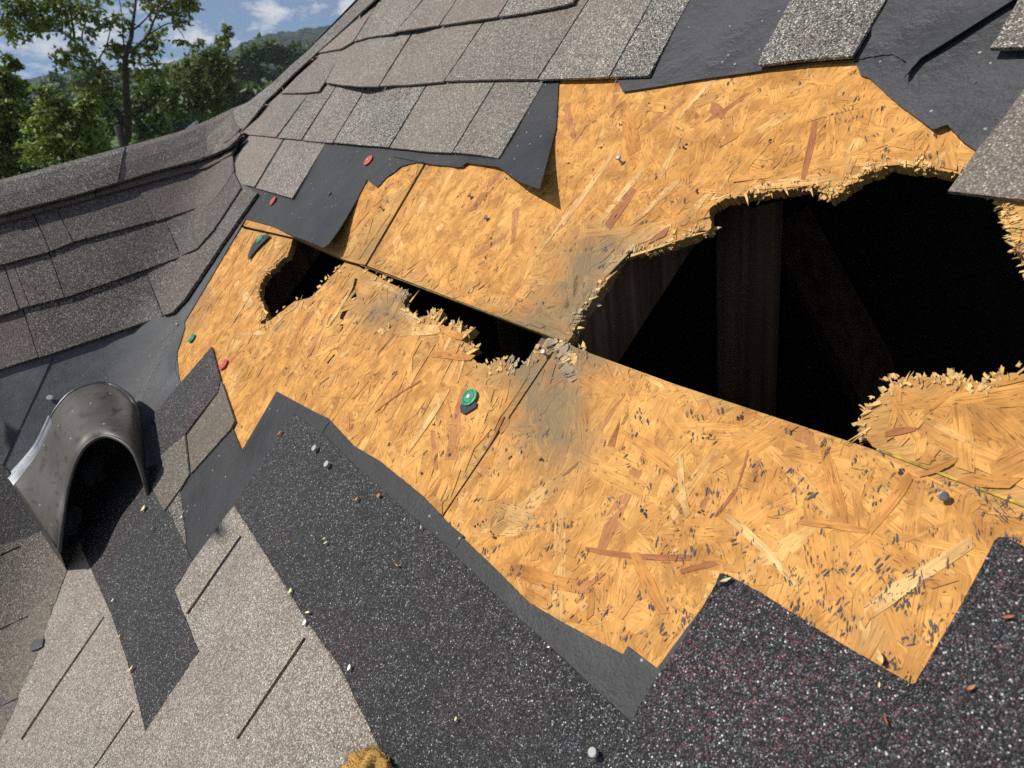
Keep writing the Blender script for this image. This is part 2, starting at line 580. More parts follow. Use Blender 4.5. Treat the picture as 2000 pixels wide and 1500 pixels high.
def vent_metal():
    m, t, b = mat_new('painted_vent_metal')
    pos = nd(t, 'ShaderNodeNewGeometry').outputs['Position']
    n1 = nd(t, 'ShaderNodeTexNoise', {'Vector': pos, 'Scale': 14.0, 'Detail': 6.0})
    c = ramp(t, n1.outputs['Fac'], [(.3, (.050, .046, .041)), (.5, (.064, .059, .052)), (.72, (.080, .072, .061))])
    mp = nd(t, 'ShaderNodeMapping', {'Vector': pos, 'Scale': (30, 30, 130)})
    n2 = nd(t, 'ShaderNodeTexNoise', {'Vector': mp.outputs[0], 'Scale': 1.0, 'Detail': 3.0})
    c = mixc(t, ramp(t, n2.outputs['Fac'], [(.56, (0, 0, 0)), (.70, (.85, .85, .85))]), c, (.024, .018, .014))
    v = nd(t, 'ShaderNodeTexVoronoi', {'Vector': pos, 'Scale': 90.0}, feature='F1')
    sp = nd(t, 'ShaderNodeSeparateColor', {0: v.outputs['Color']})
    c = mixc(t, math_n(t, 'MULTIPLY', math_n(t, 'LESS_THAN', v.outputs['Distance'], .14), math_n(t, 'GREATER_THAN', sp.outputs[0], .94)), c, (.5, .48, .45))
    t.links.new(c, b.inputs['Base Color'])
    t.links.new(ramp(t, n1.outputs['Fac'], [(.3, (.46,) * 3), (.7, (.62,) * 3)]), b.inputs['Roughness'])
    b.inputs['Metallic'].default_value = .0
    b.inputs['Specular IOR Level'].default_value = .5
    bm = nd(t, 'ShaderNodeBump', {'Height': n1.outputs['Fac'], 'Strength': .15, 'Distance': .004})
    t.links.new(bm.outputs[0], b.inputs['Normal'])
    return m
M_VENT = vent_metal()
M_FLANGE = simple('bare_vent_flange', (.30, .33, .38), .34, metal=.8, var=.45, scale=30, bump=.08)
M_HEM = simple('vent_hem', (.06, .063, .072), .35, metal=.3, var=.4, scale=50)
M_VENTIN = simple('vent_inside_shade', (.022, .021, .02), .7)

# ------------------------------------------------------------------ ROOF: the main slope
ROOF = empty('main_roof_slope', wpt(onM(1000, 750)) - Vector((0, 0, .5)),
             label='steep main roof slope with shingles torn away from broken orange strand board', category='roof')
SIDE = empty('side_roof_slope', wpt(hit(120, 560)) - Vector((0, 0, .3)),
             label='brown shingled side slope running left from the valley to its ridge', category='roof')

SEAM = [(440, 418), (478, 445), (575, 467), (671, 510), (700, 518), (1094, 666), (1150, 687), (1320, 749), (1700, 874), (2000, 990), (2400, 1146)]
def seam(x):
    return poly_at(SEAM, x)

T = 4.2
# upper boards: a joint runs down the slope between them
JU = [(930, 165), (825, 325), (713, 517)]
U_LEFT = [(484, 232), (1025, -330), (1225, -330), (930, 165), (825, 325), (713, 517), (700, 515), (671, 507), (575, 464), (478, 442), (448, 424), (405, 395)]
U_RIGHT = [(1230, -330), (2500, -330), (2500, 1183), (2000, 987), (1704, 872),
           (1697, 862, T), (1675, 828, T), (1692, 797, T), (1742, 757, T), (1762, 736, T), (1850, 736, T), (1890, 745, T), (1932, 748, T), (1946, 730, T), (1976, 728, T), (2030, 742, T),
           (2075, 700, T), (2040, 600, T), (1998, 500, T), (1975, 470, T), (1972, 440, T), (1955, 395, T), (1935, 352, T), (1868, 338, T), (1820, 328, T),
           (1780, 326, T), (1740, 319, T), (1690, 342, T), (1640, 376, T), (1622, 386, T), (1602, 366, T), (1530, 368, T), (1460, 380, T), (1415, 388, T), (1388, 404, T),
           (1386, 448, T), (1345, 462, T), (1296, 482, T), (1216, 497, T), (1192, 535, T), (1170, 570, T), (1140, 610, T), (1122, 645, T), (1108, 668, .6),
           (1094, 663), (717, 519), (829, 327), (934, 167)]
L_LEFT = [(402, 398), (446, 427), (478, 447), (571, 467.5, 1.0), (562, 498, T), (517, 540, T), (508, 560, T), (510, 582, T), (519, 618, T), (505, 635, T), (527, 626, 1.2),
          (576, 588, 1.2), (608, 581, 1.0), (673, 513), (701, 521, 1.0), (798, 571, T), (787, 592, T), (812, 624, T), (822, 624, T), (863, 606, 1), (850, 624, 1), (871, 638, 1), (899, 629, 1),
          (903, 648, 1), (926, 640, 1), (903, 666, 1), (931, 680, 1), (913, 690, 1), (931, 708, T), (952, 715, T), (980, 704, T), (1011, 720, T), (1036, 704, T), (1053, 683, T), (1078, 661, T),
          (1091, 668), (983, 830), (868, 1000), (700, 1290), (560, 1560), (440, 1750), (-150, 1750)]
L_RIGHT = [(1095, 668, 1.2), (1108, 671, 1.2), (1150, 689), (1320, 751), (1700, 876), (2000, 992), (2500, 1187), (2500, 1750), (446, 1750), (566, 1560), (704, 1290), (872, 1000), (987, 830)]
CRACKS = [[(693, 543), (699, 545), (693, 566), (697, 578), (689, 590), (676, 612), (671, 622), (670, 640), (678, 662), (672, 664), (664, 642), (664, 618), (672, 603), (684, 586), (687, 570)],
          [(637, 700), (648, 690), (664, 693), (662, 700), (650, 698), (640, 712), (650, 722), (646, 728), (635, 715)]]
RCRACK = [(1878, 930), (1890, 922), (1905, 924), (1918, 916), (1922, 918), (1910, 928), (1894, 930), (1884, 938)]

STAINS = [(1165, 520, 70, 45, 1), (1120, 590, 60, 60, 1), (1060, 635, 70, 34, 1), (1075, 790, 60, 110, 1), (1180, 480, 90, 30, .7), (1120, 850, 40, 60, .7), (1040, 730, 70, 40, .9), (1115, 690, 60, 34, 1.0),
          (1030, 830, 35, 45, .6), (720, 480, 30, 26, .6), (745, 610, 45, 40, .75), (790, 590, 30, 30, .8), (395, 570, 14, 40, .6), (370, 620, 14, 28, .6), (575, 510, 40, 14, .4),
          (1700, 1255, 50, 26, .5), (990, 1010, 40, 20, .5), (935, 925, 18, 12, .3), (690, 590, 14, 40, .4), (470, 740, 10, 10, .3), (1250, 480, 50, 20, .4)]
def stain(x, y):
    s = 0
    for cx, cy, rx, ry, a in STAINS:
        d = ((x - cx) / rx) ** 2 + ((y - cy) / ry) ** 2
        if d < 5:
            s = max(s, a * math.exp(-d * .8))
    return s

a_o = v0
def frame_ab(p):
    d = p - v0
    return d.dot(hC), d.dot(sC)
def ab(a, b, w):
    return v0 + hC * a + sC * b + nC * w

def put_attr(me, tones, stains, grain, edge):
    """per-corner tone and stain, grain and rim coordinates"""
    ca = me.color_attributes.new('tone', 'FLOAT_COLOR', 'CORNER')
    sa = me.attributes.new('stain', 'FLOAT', 'POINT')
    sa.data.foreach_set('value', stains)
    u1 = me.uv_layers.new(name='grain')
    u2 = me.uv_layers.new(name='edge')
    tl, g1, g2 = [], [], []
    for l in me.loops:
        i = l.vertex_index
        tl += [*tones[i], 1.0]
        g1 += grain[i]
        g2 += edge[i]
    ca.data.foreach_set('color', tl)
    u1.data.foreach_set('uv', g1)
    u2.data.foreach_set('uv', g2)

def panel(poly, holes, label):
    o, rv = sheet('osb_panel', poly, 0.0, .0115, M_WOOD, ROOF, step=60, holes=holes, grid=42, fine=4, mapper=onM, label=label)
    n = len(rv)
    t_, s_, g_, e_ = [], [], [], []
    nv = len(o.data.vertices)
    iM = o.matrix_world
    base_ = WLOC[o.name]
    inv = Matrix((xC, fC, uC)).transposed()
    for vi in range(nv):
        k = 0 if vi < n else 1
        if True:
            p = inv @ (o.data.vertices[vi].co + base_ - ORG)
            v = proj(p)
            a, b = frame_ab(p)
            t_.append((.50, .30, .10) if k == 0 else (.36, .22, .085))
            s_.append(stain(v[0], v[1]))
            g_.append((a * .8 + b * .6, b * .8 - a * .6))
            e_.append((.5, .5))
    put_attr(o.data, t_, s_, g_, e_)
    return o

def torn_segs(poly):
    out = []
    for i, p in enumerate(poly):
        if len(p) > 2 and p[2] >= 1.0:
            q = poly[(i + 1) % len(poly)]
            out.append((p, q))
    return out

def tone():
    r = random.random()
    k = random.uniform(.96, 1.08)
    if r < .66:
        c = (.625, .35, .102)
    elif r < .80:
        c = (.64, .375, .122)
    elif r < .85:
        c = (.665, .43, .165)
    elif r < .985:
        c = (.585, .31, .085)
    else:
        c = (.42, .20, .085)
    return tuple(x * k for x in c)

def strand_pts(a, b, ang, L, Wd, w, n=3):
    """corner rows of one flake lying in the board's face"""
    ca, sa = math.cos(ang), math.sin(ang)
    rows = []
    sk = random.uniform(-.35, .35) * Wd
    lw = [random.uniform(.75, 1.05) for _ in range(n + 1)]
    lw[0] *= random.uniform(.45, 1)
    lw[-1] *= random.uniform(.45, 1)
    bow = random.uniform(-.035, .035) * L
    for i in range(n + 1):
        t = i / n - .5
        row = []
        for sgn in (-1, 1):
            x = t * L + sgn * sk * (2 * abs(t))
            y = sgn * Wd / 2 * lw[i] + bow * (1 - 4 * t * t)
            row.append((a + x * ca - y * sa, b + x * sa + y * ca, (t + .5) * L, sgn * Wd / 2 * lw[i], t + .5, sgn * .5 + .5))
        rows.append(row)
    return rows

def strands(pan, poly, holes, N, bounds):
    V, F, TO, ST, G, E = [], [], [], [], [], []
    clean = [(p[0], p[1]) for p in poly]
    x0, y0, x1, y1 = bounds
    tears = [((p[0] + q[0]) / 2, (p[1] + q[1]) / 2) for p, q in torn_segs(poly)]
    tears += [(p[0], p[1]) for p, q in torn_segs(poly)]
    made = tries = 0
    corners = [frame_ab(onM(x, y)) for x, y in ((x0, y0), (x1, y0), (x1, y1), (x0, y1))]
    amin, amax = min(c[0] for c in corners), max(c[0] for c in corners)
    bmin, bmax = min(c[1] for c in corners), max(c[1] for c in corners)
    while made < N and tries < N * 40:
        tries += 1
        a, b = random.uniform(amin, amax), random.uniform(bmin, bmax)
        px, py = proj(ab(a, b, 0))
        if not (x0 < px < x1 and y0 < py < y1) or not inside(px, py, clean):
            continue
        if random.random() < .5:
            ang = math.pi / 2 + random.gauss(.15, .35)
        else:
            ang = random.uniform(0, math.pi)
        small = random.random() < .32
        L = random.uniform(.015, .045) if small else random.uniform(.045, .115)
        Wd = random.uniform(.0025, .007) if small else random.uniform(.007, .022)
        w = random.uniform(.00012, .0011)
        rows = strand_pts(a, b, ang, L, Wd, w)
        ok = True
        for row in rows:
            for p in row:
                q = proj(ab(p[0], p[1], 0))
                if not inside(q[0], q[1], clean) or any(inside(q[0], q[1], h) for h in holes):
                    ok = False
                    break
            if not ok:
                break
        if not ok:
            continue
        made += 1
        base = len(V)
        c = tone()
        if tears and min((px - a_) ** 2 + (py - b_) ** 2 for a_, b_ in tears) < 900 and random.random() < .6:
            c = random.choice(((.70, .50, .23), (.67, .45, .19), (.64, .41, .16)))
        ou, ov = random.uniform(0, 9), random.uniform(0, 9)
        curl = random.uniform(.0003, .0009) if random.random() < .06 else 0
        for ri, row in enumerate(rows):
            for p in row:
                q = ab(p[0], p[1], w + (curl if ri == len(rows) - 1 else 0))
                V.append(wpt(q))
                TO.append(c)
                ST.append(stain(*proj(q)))
                G.append((p[2] + ou, p[3] + ov))
                E.append((p[4], p[5]))
        for i in range(len(rows) - 1):
            k = base + 2 * i
            F.append([k, k + 2, k + 3, k + 1])
    # rim: close the flakes' sides downwards so that each has thickness
    o = mesh_obj('wood_strand', V, F, M_WOOD, pan, kind='stuff')
    put_attr(o.data, TO, ST, G, E)
    return o

def splinters(pan, poly, per=1.25, mat=None, only=None, size=1.0, name='splinter'):
    """fibres and chips standing out of the broken edge"""
    clean = [(p[0], p[1]) for p in poly]
    V, F = [], []
    for p, q in torn_segs(poly):
        L = math.hypot(q[0] - p[0], q[1] - p[1])
        nx, ny = -(q[1] - p[1]) / L, (q[0] - p[0]) / L
        mx, my = (p[0] + q[0]) / 2, (p[1] + q[1]) / 2
        if inside(mx + nx * 3, my + ny * 3, clean):
            nx, ny = -nx, -ny                                  # outwards, into the hole
        dens = per * max(.12, .75 + 2.2 * noise.noise(Vector((mx * .022, my * .022, 1.0)))) * (1.0 if p[2] > 1.5 else .4)
        for _ in range(int(L * dens)):
            t = random.random()
            off = random.gauss(-.5, 3) if random.random() < .8 else random.gauss(-7, 5)
            x, y = p[0] + (q[0] - p[0]) * t + nx * off, p[1] + (q[1] - p[1]) * t + ny * off
            if only and not only(x, y):
                continue
            dep = random.uniform(-.0105, -.0005) if off > -2 else random.uniform(.0004, .0016)
            P = onM(x, y, dep)
            o2 = onM(x + nx * 10, y + ny * 10, dep) - P
            sz = size * min(1.15, -P.z / .95)
            if (random.random() < .28 or (x > 1640 and y > 690 and random.random() < .55)):
                continue
            o2.normalize()
            side = nC.cross(o2)
            th = random.gauss(0, .75)
            d = (o2 * math.cos(th) + side * math.sin(th) + nC * random.gauss(.02, .22)).normalized()
            ln = (random.uniform(.001, .004) if random.random() < .88 else random.uniform(.004, .011)) * sz
            wd = random.uniform(.0003, .0009) * (2.6 if random.random() < .22 else 1) * sz
            sd_ = d.cross(Vector((random.gauss(0, 1), random.gauss(0, 1), random.gauss(0, 1)))).normalized()
            s3 = d.cross(sd_)
            b0 = P - d * ln * .35
            i = len(V)
            tip = P + d * ln
            mid = P + d * ln * .45
            tw = random.uniform(.15, .8)
            if random.random() < .70:
                # a flat torn layer: short irregular tongue, deeper layers reach further into the hole
                reach = (-dep / .0105) * .0085 * max(0, .55 + noise.noise(Vector((x * .03, y * .03, 5.0))) + random.uniform(-.3, .3)) if dep < 0 else 0
                c0 = P + o2 * (reach - .004)
                fl = random.uniform(.0015, .007) * sz + .003
                fw = (random.uniform(.0005, .0016) if random.random() < .5 else random.uniform(.0016, .0045)) * sz * (1 if off > -2 else .6)
                dd = (o2 * math.cos(th * .5) + side * math.sin(th * .5) + nC * random.gauss(.03, .10)).normalized()
                ss = dd.cross(nC + side * random.gauss(0, .2)).normalized()
                up_ = ss.cross(dd) * .0005
                ks = [(-fw, 0), (-fw * random.uniform(.5, 1.0), fl * random.uniform(.3, .9)), (-fw * random.uniform(.1, .8), fl * random.uniform(.7, 1.25)),
                      (fw * random.uniform(0, .5), fl * random.uniform(.55, 1.0)), (fw * random.uniform(.6, 1.1), fl * random.uniform(.5, 1.1)), (fw, 0)]
                V += [wpt(c0 + ss * a_ + dd * b_ + up_) for a_, b_ in ks] + [wpt(c0 + ss * a_ + dd * b_ - up_) for a_, b_ in ks]
                F += [[i + j for j in range(6)], [i + 11 - j for j in range(6)]] + [[i + j, i + (j + 1) % 6, i + 6 + (j + 1) % 6, i + 6 + j] for j in range(6)]
                continue
            if random.random() < .62:
                continue
            for c, k in ((b0, 1.0), (mid, .9), (tip, tw)):
                V.append(wpt(c + sd_ * wd * k))
                V.append(wpt(c - sd_ * wd * k * .5 + s3 * wd * k * .5))
                V.append(wpt(c - sd_ * wd * k * .5 - s3 * wd * k * .5))
            for r_ in (0, 3):
                for j in range(3):
                    F.append([i + r_ + j, i + r_ + (j + 1) % 3, i + r_ + 3 + (j + 1) % 3, i + r_ + 3 + j])
            F.append([i + 6, i + 7, i + 8])
    if V:
        return mesh_obj(name, V, F, mat or M_TORN, pan, kind='stuff')

P_UL = panel(U_LEFT, [], 'upper left strand board under the torn felt')
P_UR = panel(U_RIGHT, [], 'upper strand board broken open around the large hole')
P_LL = panel(L_LEFT, CRACKS, 'lower left strand board with splintered upper edge and two small holes')
P_LR = panel(L_RIGHT, [], 'lower right strand board below the large hole')
strands(P_UL, U_LEFT, [], 1100, (420, 100, 940, 530))
strands(P_UR, U_RIGHT, [], 3600, (690, 60, 2200, 1080))
strands(P_LL, L_LEFT, CRACKS, 2600, (320, 410, 1100, 1120))
strands(P_LR, L_RIGHT, [], 3600, (820, 640, 2200, 1420))
grey = lambda x, y: stain(x, y) > .42
pale = lambda x, y: stain(x, y) <= .42 or random.random() < .3
for P_, pl in ((P_UR, U_RIGHT), (P_LL, L_LEFT), (P_LR, L_RIGHT)):
    splinters(P_, pl, only=pale)
    splinters(P_, pl, only=grey, mat=M_TORNG, per=1.3)
splinters(P_LL, [(p[0], p[1], 1.5) for p in CRACKS[0]], per=.5)

splinters(P_LR, [(1078, 664, 2), (1098, 672, 2), (1112, 690, 2), (1104, 712, 2), (1120, 724, 2), (1112, 745, 2)], per=1.0, mat=M_TORNG, size=2.0, name='shredded_wood')
splinters(P_LR, [(1096, 668, 2), (1110, 684, 2), (1106, 705, 2), (1118, 712, 2)], per=.8, size=1.8, name='shredded_wood')
splinters(P_LL, [(790, 600, 2), (778, 622, 2), (765, 640, 2), (742, 655, 2)], per=.6, size=1.8, name='shredded_wood')

def spike(pan, xa, ya, xb, yb, w, lift=.0008):
    a, b = onM(xa, ya, lift), onM(xb, yb, lift + random.uniform(0, .004))
    d = (b - a)
    sd = d.normalized().cross(nC)
    W_ = w / FPX * -a.z
    ps = [a - sd * W_, a + sd * W_, a + d * .55 + sd * W_ * .6, b + sd * W_ * .12, b - d * .08 - sd * W_ * .12, a + d * .5 - sd * W_ * .75]
    V = [wpt(p) for p in ps] + [wpt(p - nC * .0012) for p in ps]
    F = [[i for i in range(6)], [11 - i for i in range(6)]] + [[i, (i + 1) % 6, 6 + (i + 1) % 6, 6 + i] for i in range(6)]
    mesh_obj('long_splinter', V, F, M_TORN, pan)
for q in ((P_LL, 842, 645, 866, 604, 6), (P_LL, 853, 642, 871, 617, 4), (P_LL, 893, 662, 902, 626, 7), (P_LL, 900, 662, 929, 638, 4), (P_LL, 910, 692, 936, 680, 5), (P_LL, 800, 590, 819, 566, 2), (P_LL, 795, 610, 826, 628, 4),
          (P_UR, 1232, 499, 1300, 479, 3.5), (P_UR, 1262, 490, 1330, 467, 2.5), (P_UR, 1185, 545, 1206, 528, 2.5), (P_UR, 1340, 462, 1384, 452, 3), (P_UR, 1455, 376, 1462, 402, 3), (P_UR, 1618, 374, 1622, 388, 4),
          (P_UR, 1530, 362, 1540, 382, 3), (P_UR, 1582, 364, 1588, 384, 2.5), (P_UR, 1700, 835, 1648, 866, 2), (P_UR, 1692, 842, 1660, 866, 1.5), (P_UR, 1770, 742, 1752, 748, 2.5), (P_UR, 1700, 800, 1680, 812, 4), (P_UR, 1720, 785, 1690, 795, 5),
          (P_UR, 1985, 480, 1962, 470, 4), (P_UR, 1975, 440, 1958, 446, 4), (P_UR, 1150, 585, 1170, 578, 2.5), (P_UR, 1128, 640, 1142, 640, 3), (P_LL, 522, 612, 510, 600, 2.5), (P_LL, 1030, 715, 1037, 692, 2.5)):
    spike(*q)

def single_strands():
    """the reddish and pale flakes that can be told apart one by one: ends seen at two points, width in mm"""
    red, pnk, pal, org = (.36, .15, .07), (.46, .225, .11), (.69, .49, .22), (.54, .27, .075)
    spec = [(P_UR, 1593, 238, 1568, 352, 15, red), (P_UR, 1380, 240, 1462, 183, 15, red), (P_UR, 1262, 262, 1338, 198, 9, pnk), (P_UR, 1187, 445, 1238, 368, 30, red),
            (P_UR, 1390, 206, 1415, 228, 22, red), (P_UR, 1272, 470, 1305, 452, 20, red), (P_UR, 1215, 200, 1240, 300, 30, org), (P_UR, 1108, 205, 1122, 270, 14, pnk),
            (P_UR, 920, 505, 990, 460, 15, pnk), (P_UR, 1100, 440, 1200, 300, 16, pal), (P_UR, 1170, 440, 1260, 330, 18, pal), (P_UR, 1290, 350, 1330, 270, 14, pal),
            (P_UR, 1230, 440, 1330, 350, 20, pal), (P_UR, 1320, 240, 1400, 150, 14, pal), (P_UR, 1050, 500, 1130, 390, 12, pal),
            (P_LR, 1145, 1073, 1350, 1090, 14, red), (P_LR, 1330, 1118, 1400, 1100, 13, red), (P_LR, 1398, 1010, 1440, 955, 9, red), (P_LR, 1440, 955, 1462, 880, 4, red),
            (P_LR, 1500, 982, 1545, 998, 9, pnk), (P_LR, 1610, 880, 1650, 1035, 26, org), (P_LR, 978, 845, 996, 820, 16, pnk), (P_LR, 950, 880, 985, 815, 8, red),
            (P_LR, 1240, 1080, 1300, 1200, 30, org), (P_LR, 1000, 1110, 1160, 1150, 30, org), (P_LR, 1690, 1200, 1900, 1060, 34, pal), (P_LR, 1330, 890, 1345, 1010, 14, pal),
            (P_LR, 1100, 930, 1130, 905, 7, red), (P_LR, 1560, 1020, 1700, 1040, 16, org), (P_LR, 1700, 1040, 1780, 930, 22, org), (P_LR, 1420, 1010, 1560, 1150, 20, pal),
            (P_LR, 1130, 1160, 1180, 1120, 10, pnk),
            (P_LL, 735, 805, 822, 745, 5, red), (P_LL, 800, 880, 880, 760, 16, pal), (P_LL, 640, 640, 690, 560, 12, pal), (P_LL, 560, 740, 590, 700, 12, pal),
            (P_LL, 860, 640, 905, 660, 14, org), (P_LL, 850, 690, 925, 700, 14, org), (P_LL, 690, 780, 720, 745, 8, org), (P_LL, 450, 640, 500, 560, 9, pal),
            (P_UR, 1800, 930, 1870, 900, 14, org), (P_UR, 1880, 935, 1985, 945, 30, org), (P_UR, 1730, 850, 1790, 840, 16, red)]
    for k, (pan, xa, ya, xb, yb, wd, c) in enumerate(spec):
        (a0, b0), (a1, b1) = frame_ab(onM(xa, ya)), frame_ab(onM(xb, yb))
        L = math.hypot(a1 - a0, b1 - b0)
        # px given widths are turned into metres at this depth
        W_ = wd / FPX * -onM((xa + xb) / 2, (ya + yb) / 2).z
        z = .00125 + k * .000012
        rows = strand_pts((a0 + a1) / 2, (b0 + b1) / 2, math.atan2(b1 - b0, a1 - a0), L, W_, z, 4)
        V, TO, ST, G, E, F = [], [], [], [], [], []
        o_ = random.uniform(0, 9)
        for row in rows:
            for p in row:
                q = ab(p[0], p[1], z)
                V.append(wpt(q)); TO.append(c); ST.append(stain(*proj(q))); G.append((p[2] + o_, p[3] + o_)); E.append((p[4], p[5]))
        n = len(V)
        for row in rows:
            for p in row:
                q = ab(p[0], p[1], z - .0006)
                V.append(wpt(q)); TO.append(c); ST.append(0.0); G.append((p[2] + o_, p[3] + o_)); E.append((p[4], p[5]))
        for i in range(len(rows) - 1):
            j = 2 * i
            F.append([j, j + 2, j + 3, j + 1])
            F.append([j, j + n, j + 2 + n, j + 2])
            F.append([j + 1, j + 3, j + 3 + n, j + 1 + n])
        F += [[0, 1, 1 + n, n], [n - 2, 2 * n - 2, 2 * n - 1, n - 1]]
        lb = {red: 'reddish brown strand', pnk: 'pinkish strand', pal: 'pale strand', org: 'orange strand'}[c]
        o = mesh_obj('single_strand', V, F, M_WOOD, pan, label=lb)
        put_attr(o.data, TO, ST, G, E)
single_strands()

def flecks(pan, poly, N, bounds, dens):
    """black specks of tar and bark left on the board"""
    clean = [(p[0], p[1]) for p in poly]
    x0, y0, x1, y1 = bounds
    V, F = [], []
    made = 0
    for _ in range(N * 30):
        if made >= N:
            break
        x, y = random.uniform(x0, x1), random.uniform(y0, y1)
        if not inside(x, y, clean):
            continue
        cl = noise.noise(Vector((x * .011, y * .011, 4.0))) + .6 * noise.noise(Vector((x * .03, y * .03, 9.0)))
        if random.random() > max(.04, dens(x, y) * (.25 + cl * 1.5)):
            continue
        made += 1
        ang = math.pi / 2 + random.gauss(.25, .40)
        a, b = frame_ab(onM(x, y))
        big = random.random() < .22
        for q in range(random.choice((2, 3, 4, 6)) if big else random.choice((1, 1, 2))):
            L = random.uniform(.0006, .0022) * (1.7 if big else 1)
            Wd = L * random.uniform(.10, .24)
            oa, ob = random.gauss(0, .0012) * (1 + big), random.gauss(0, .0012) * (1 + big)
            an = ang + random.gauss(0, .12)
            i = len(V)
            k = 7
            for j in range(k):
                th = j / k * 2 * math.pi
                r_ = random.uniform(.45, 1.2)
                X, Y = math.cos(th) * L * r_, math.sin(th) * Wd * r_
                V.append(wpt(ab(a + oa + X * math.cos(an) - Y * math.sin(an), b + ob + X * math.sin(an) + Y * math.cos(an), .0019 + q * .00001)))
            F.append(list(range(i, i + k)))
    return mesh_obj('tar_fleck', V, F, M_TAR, pan, kind='stuff')
def nail_holes(pan, pts):
    V, F = [], []
    for x, y in pts:
        a, b = frame_ab(onM(x, y))
        for q in range(random.choice((2, 3, 4))):
            i = len(V)
            R_ = random.uniform(.0006, .0017) * (1 if q else 1.3)
            oa, ob = (random.gauss(0, .0022), random.gauss(0, .0022)) if q else (0, 0)
            an = random.uniform(0, 3.14)
            st_ = random.uniform(.4, 1) if q else .85
            for j in range(9):
                th = j / 9 * 2 * math.pi
                rr = R_ * random.uniform(.6, 1.15)
                X, Y = math.cos(th) * rr, math.sin(th) * rr * st_
                V.append(wpt(ab(a + oa + X * math.cos(an) - Y * math.sin(an), b + ob + X * math.sin(an) + Y * math.cos(an), .00185 + q * .00003)))
            F.append(list(range(i, i + 9)))
    return mesh_obj('nail_hole', V, F, M_TARK, pan, kind='stuff')
M_TARK = simple('nail_hole_black', (.016, .014, .016), .7, var=.3)
nail_holes(P_UR, [(905, 403), (960, 466), (961, 479), (1180, 285), (1505, 276), (1342, 284), (1337, 292), (1300, 212), (1112, 320), (990, 350), (1362, 374), (1268, 203), (1215, 245), (1175, 290), (950, 505), (1020, 590)])
nail_holes(P_UL, [(715, 442), (690, 360), (760, 395)])
nail_holes(P_LL, [(825, 926), (760, 870), (880, 890), (735, 685), (610, 665), (490, 690), (500, 700), (560, 720), (770, 730), (850, 830)])
nail_holes(P_LR, [(1765, 918), (1760, 925), (1385, 856), (1000, 893), (1058, 897), (1450, 818), (945, 1020), (965, 1045), (970, 1052), (935, 1025), (1262, 1005), (1255, 998), (1375, 1000)])
flecks(P_UR, U_RIGHT, 600, (700, 130, 2000, 680), lambda x, y: .45)
flecks(P_UL, U_LEFT, 60, (640, 310, 830, 520), lambda x, y: .5)
flecks(P_LL, L_LEFT, 520, (340, 430, 1090, 1000), lambda x, y: .5)
flecks(P_LR, L_RIGHT, 1150, (860, 690, 2000, 1330), lambda x, y: .45 + .6 * (y > 900))

# yellow painted long edge of the boards, seen along the seam
def ribbon(name, pts, lift, w, thick, mat, parent, **props):
    V, F = [], []
    for (x, y) in pts:
        p = onM(x, y, lift)
        for dw, dz in ((-w / 2, 0), (w / 2, 0), (w / 2, -thick), (-w / 2, -thick)):
            V.append(wpt(p + sC * dw + nC * dz))
    for i in range(len(pts) - 1):
        for j in range(4):
            a = i * 4
            F.append([a + j, a + (j + 1) % 4, a + 4 + (j + 1) % 4, a + 4 + j])
    return mesh_obj(name, V, F, mat, parent, **props)
ribbon('painted_edge', [(x, seam(x) - 2.2) for x in (702, 800, 900, 1000, 1090)], .0004, .0012, .004, M_EDGEDK, P_UR)  # darker edge colour along the middle of the seam
ribbon('painted_edge', [(x, seam(x) - 2.2 - (x - 1710) * .003) for x in (1712, 1760, 1800, 1850, 1900, 1960, 2100)], .0016, .0018, .006, M_YELLOW, P_UR)

# ---- nails standing in or bent over the boards
def disc_nail(name, x, y, r, h, mat, parent, lift=0.0, tilt=(0, 0), shank=True, **props):
    p = hit(x, y, lift)
    n = (norm_at(p) + hC * tilt[0] + sC * tilt[1]).normalized()
    e1 = n.cross(vd).normalized()
    e2 = n.cross(e1)
    V, F = [], []
    def ring(c, rr, k=12):
        i = len(V)
        for j in range(k):
            th = j / k * 2 * math.pi
            V.append(wpt(c + (e1 * math.cos(th) + e2 * math.sin(th)) * rr))
        return i
    k = 12
    prof = ([(-.003, r * .28), (h - .0012, r * .28)] if shank else [(-.001, r * .9)]) + [(h - .0012, r), (h, r), (h + .0005, r * .75)]
    rings = [ring(p + n * z, rr) for z, rr in prof]
    for a, b in zip(rings, rings[1:]):
        for j in range(k):
            F.append([a + j, a + (j + 1) % k, b + (j + 1) % k, b + j])
    F.append([rings[-1] + j for j in range(k)])
    return mesh_obj(name, V, F, mat, parent, **props)

for pan, x, y, h, tl in ((P_UR, 953, 428, .005, (.2, .1)), (P_UR, 1212, 316, .010, (-.3, .1)), (P_UR, 922, 386, .006, (.4, 0)), (P_UL, 748, 410, .007, (.3, -.2)),
                         (P_LR, 1842, 968, .007, (-.4, .3)), (P_LR, 1066, 693, .008, (-.2, 0))):
    disc_nail('nail', x, y, .0034, h, M_OLDNAIL, pan, .001, tl)

# ------------------------------------------------------------------ felt on the main slope
def flap(cx, cy, r, hgt):
    return lambda x, y: hgt * max(0, 1 - math.hypot(x - cx, y - cy) / r) ** 1.3

